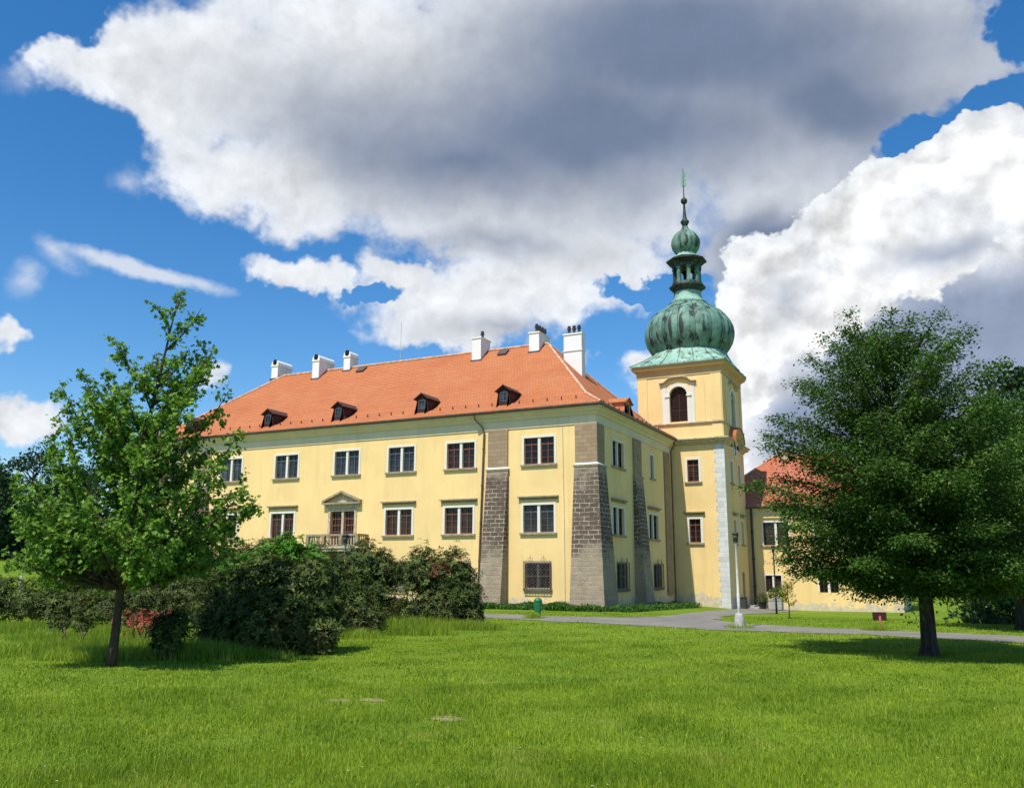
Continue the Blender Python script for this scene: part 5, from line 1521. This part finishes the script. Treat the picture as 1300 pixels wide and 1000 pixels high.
def patchy(spec):
    Xs, Ys, Hs = [], [], []
    for x, y, rx, ry, n, h in spec:
        X = rng.normal(0, .5, n); Y = rng.normal(0, .5, n); ok = X * X + Y * Y < 1
        c, s = math.cos(YAW), math.sin(YAW)
        px, py = X[ok] * rx, Y[ok] * ry
        Xs.append(x + px * c - py * s); Ys.append(y + px * s + py * c); Hs.append(rng.uniform(.45, 1.1, ok.sum()) * h * (1.1 - .5 * (X[ok] ** 2 + Y[ok] ** 2)))
    return np.concatenate(Xs), np.concatenate(Ys), np.concatenate(Hs)
X, Y, H = patchy([(-1.2, -30.6, 2.6, 1.3, 9000, .42), (.2, -31.6, 1.6, .7, 5000, .36), (-4.5, -27.5, 3.2, 1.5, 7000, .42), (1.9, -30.4, 1.5, .7, 6000, .45), (2.6, -29.9, 1.4, .5, 3000, .3), (.8, -24.0, 1.8, .8, 2500, .4), (2.2, -21.6, 1.3, .6, 1800, .42),
                  (.6, -19.4, 2.4, .7, 4200, .5), (2.4, -18.6, 1.2, .5, 2000, .4), (-9.5, -26.5, 3.4, 1.3, 5000, .4), (14.91, -11.9, .7, .35, 700, .25), (1.0, -10.6, .5, .3, 500, .3), (10.28, -12.9, .6, .4, 450, .22), (-14, -26.5, 3, 1.2, 3000, .35)])
tall = blades('tall_grass', X, Y, H, rng.uniform(.008, .018, len(X)), M['grass_tall'], .5)
tag(tall, 'tall uncut grass round the shrubs and the maple trunk', 'grass', kind='stuff')
# green strip of low plants at the foot of the palace walls
n = 1500
X = np.concatenate([rng.uniform(-6.5, -1.6, 700), rng.uniform(-6.5, 1.0, 500), rng.uniform(.9, 2.3, 800), rng.uniform(-30, -7, 1200)]); 
Y = np.concatenate([rng.uniform(-2.1, -1.0, 700), rng.uniform(-2.6, -1.3, 500), rng.uniform(-1.6, 12.5, 800), rng.uniform(-2.2, -.8, 1200)])
per = 16; Pn = np.repeat(np.stack([X, Y, gzn(X, Y)], -1), per, 0)
lump = .18 + .22 * (np.sin(X * 3.1) * .5 + .5) * (np.sin(Y * 1.7 + X) * .5 + .5)
Pn[:, 2] += rng.uniform(.02, 1, len(Pn)) * np.repeat(lump, per); Pn[:, :2] += rng.normal(0, .12, (len(Pn), 2))
co, f = leaves(Pn, unit(len(Pn)) + np.array([0, 0, .5]), unit(len(Pn)) + np.array([0, 0, .8]), rng.uniform(.07, .16, len(Pn)), .6)
gc = np_mesh('ground_cover', co, f, M['leaf_light'], None, np.repeat(np.clip(rng.normal(.25, .25, len(Pn)), 0, 1), 4))
tag(gc, 'low leafy green plants along the foot of the palace wall', 'ground cover', kind='stuff')
# thicket closing the far lawn under the tree row
n = 9000
t_ = rng.random(n); X = -99 + 44 * t_ + rng.normal(0, 2.5, n); Y = -22 + 66 * t_ + rng.normal(0, 2.5, n)
hh = 3.6 + 1.3 * np.sin(t_ * 40) + 1.0 * np.sin(t_ * 93 + 1)
P = np.stack([X, Y, gzn(X, Y) + hh * rng.random(n) ** .8], -1)
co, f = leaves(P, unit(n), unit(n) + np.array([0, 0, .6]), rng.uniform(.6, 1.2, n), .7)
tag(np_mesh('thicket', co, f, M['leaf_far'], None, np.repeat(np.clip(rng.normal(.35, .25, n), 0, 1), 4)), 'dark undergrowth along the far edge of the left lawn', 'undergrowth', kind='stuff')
# bare earth patches in the lawn
for x, y, rx, ry in SOIL:
    m = MB(); ring0 = []; k = 22; ph = rng.uniform(0, 6.28, 3)
    rows = []
    for q, zz in ((1.0, .004), (.7, .014), (.35, .02)):
        rows.append([(x + rx * q * math.cos(a) * (1 + .22 * math.sin(3 * a + ph[0]) + .12 * math.sin(7 * a + ph[1])), y + ry * q * math.sin(a) * (1 + .2 * math.sin(4 * a + ph[2])), zz) for a in [2 * math.pi * i / k for i in range(k)]])
    for a, b in zip(rows, rows[1:]):
        for i in range(k): m.face([a[i], a[(i + 1) % k], b[(i + 1) % k], b[i]])
    m.face(rows[-1]); tag(m.build('bare_ground', M['soil'], uv=False), kind='structure')
# tiny flowers in the lawn
X, Y, r = wedge(420, 6.5, 24); P0 = np.stack([X, Y, rng.uniform(.05, .13, len(X))], -1); per = 6
P = np.repeat(P0, per, 0); n = len(P); a = np.tile(np.arange(per) * 2 * math.pi / per, len(X))
co, f = leaves(P, np.stack([np.cos(a), np.sin(a), np.full(n, .3)], -1), np.tile(np.array([0, 0, 1.0]), (n, 1)), np.full(n, .013), .7, 0)
tag(np_mesh('lawn_flowers', co, f, M['flower'], None, np.repeat(np.repeat(np.where(rng.random(len(X)) < .55, 0, 1), per), 4)), 'tiny yellow and white flowers scattered in the lawn', 'flowers', kind='stuff')
# pale blossoms on the big rhododendron
bl = None

# ------------------------------------------------------------------ street furniture
def lamp(base, label, H=3.4, conc=True, post='galv', head='black'):
    t = empty('street_lamp', label, 'lamp post', base)
    m = MB()
    if conc:
        m.lathe((0, 0, 0), [(.21, -.3), (.21, .02), (.18, .30), (.145, .47), (.12, .52), (.05, .53)], 20)
        m.build('footing', M['concrete'], t, smooth=True)
    m = MB(); m.lathe((0, 0, 0), [(.062, .0), (.06, 1.2), (.045, 1.25), (.042, H - .45), (.055, H - .43), (.055, H - .36), (.03, H - .34)], 12)
    m.build('post', M[post], t, smooth=True)
    m = MB(); m.lathe((0, 0, 0), [(.06, H - .36), (.10, H - .34), (.10, H - .30), (.05, H - .29)], 12)
    m.lathe((0, 0, 0), [(.12, H - .06), (.135, H - .03), (.09, H + .02), (.03, H + .05), (.02, H + .08)], 14)
    for k in range(4):
        a = math.pi / 4 + k * math.pi / 2
        m.tube([(.095 * math.cos(a), .095 * math.sin(a), H - .31), (.115 * math.cos(a), .115 * math.sin(a), H - .05)], .010, 5)
    hd = m.build('lantern', M['iron'], t)
    m = MB(); m.lathe((0, 0, 0), [(.07, H - .30), (.105, H - .06)], 14); m.build('glass', M['copper_dark' if head == 'black' else 'frosted'], hd, smooth=True)
    return t
lamp((10.28, -12.82, gz(10.28, -12.82)), 'slim grey lamp post in a flared concrete footing at the path fork', 3.4, True, 'lamp_white')
lamp((-3.73, -17.72, 0), 'grey lamp post rising from the shrubs before the palace balcony', 3.35, False, 'galv')
lamp((7.51, 10.83, gz(7.51, 10.83)), 'black lamp post before the side wing beside the planter', 4.1, False, 'iron')
t = empty('street_lamp', 'pale post with a flat white lamp head on the far left lawn', 'lamp post', (-40.3, -5.7, gz(-40.3, -5.7)))
m = MB(); m.lathe((0, 0, 0), [(.12, -.3), (.11, .4), (.075, 2.55), (.075, 2.6)], 12); m.build('post', M['lamp_white'], t, smooth=True)
m = MB(); wbox(m, -.16, .5, -.2, .2, 2.58, 2.72); hd = m.build('lantern', M['lamp_white'], t)
m = MB(); wbox(m, -.1, .44, -.15, .15, 2.53, 2.579); m.build('glass', M['frosted'], hd)

t = empty('litter_bin', 'small green litter bin on a post beside the path', 'litter bin', (0.92, -9.91, 0))
m = MB(); m.lathe((0, 0, 0), [(.14, .26), (.155, .28), (.172, .60), (.172, .66), (.178, .66), (.178, .69), (.172, .69)], 24); b = m.build('bin_body', M['green_plastic'], t, smooth=False)
m = MB(); m.lathe((0, 0, 0), [(.185, .70), (.185, .73), (.16, .80), (.09, .85), (.02, .865)], 24); m.build('lid', M['green_plastic'], t, smooth=True)
m = MB(); m.tube([(.0, .2, -.3), (0, .2, .8)], .025, 8); wbox(m, -.05, .05, .15, .2, .35, .39); wbox(m, -.05, .05, .15, .2, .58, .62); m.build('post', M['iron'], t)

t = empty('sign', 'small dark red brown sign board on a short reddish post by the path', 'sign', (14.91, -11.66, 0), rz=R_(18))
m = MB(); wbox(m, -.23, .23, -.03, .0, .34, .60); bd = m.build('board', M['sign_brown'], t)
m = MB(); wbox(m, -.24, .24, -.032, .002, .601, .625); m.build('rim', M['sign_brown'], bd)
m = MB(); wbox(m, -.035, .035, -.065, -.032, -.2, .50); m.build('post', M['post_red'], t)

t = empty('planter', 'square concrete planter with a round dark green bush by the wing wall', 'planter', (6.05, 19.3, gz(6.05, 19.3)))
m = MB(); m.loft_rect((-.42, -.42, .42, .42), [(-.05, -.1), (-.05, .06), (0, .08), (.02, .70), (.05, .70), (.05, .80), (-.04, .80), (-.05, .74)], True)
m.build('box', M['concrete'], t)
v = unit(900); v[:, 2] = np.abs(v[:, 2]) * 1.0; P = v * np.array([.55, .55, .75]) * rng.uniform(.6, 1.05, (900, 1)) + np.array([0, 0, .85])
co, f = leaves(P, v + unit(900), unit(900) + v, rng.uniform(.08, .15, 900), .55); np_mesh('bush', co, f, M['leaf_beech'], t, np.repeat(rng.random(900), 4))
t = empty('planter', 'low dark pot with a small bush in the corner by the tower', 'planter', (5.0, 19.8, gz(5.0, 19.8)))
m = MB(); m.lathe((0, 0, 0), [(.2, -.05), (.24, .1), (.3, .5), (.33, .5), (.33, .56), (.26, .56), (.25, .45)], 20); m.build('pot', M['iron'], t, smooth=True)
v = unit(500); v[:, 2] = np.abs(v[:, 2]); P = v * np.array([.42, .42, .6]) * rng.uniform(.6, 1.05, (500, 1)) + np.array([0, 0, .5])
co, f = leaves(P, v + unit(500), unit(500) + v, rng.uniform(.07, .13, 500), .5); np_mesh('bush', co, f, M['leaf_rhodo_light'], t, np.repeat(rng.random(500), 4))
t = empty('doorstep', 'flat grey stone step before the tower door', 'step', (4.4, 19.75, gz(4.4, 19.75)))
m = MB(); wbox(m, -.6, .5, -.8, .9, -.2, .10); wbox(m, -.6, .15, -.6, .7, .101, .22); m.build('stone', M['concrete'], t)
t = empty('dark_box', 'low dark metal box against the shaded tower wall', 'box', (4.15, 17.2, gz(4.15, 17.2)))
m = MB(); wbox(m, -.25, .25, -.3, .3, -.1, .75); wbox(m, -.28, .28, -.33, .33, .751, .80); b = m.build('case', M['iron'], t)
m = MB(); m.tube([(.27, -.1, .6), (.31, -.1, .6), (.31, .1, .6), (.27, .1, .6)], .012, 6); m.build('handle', M['galv'], b)
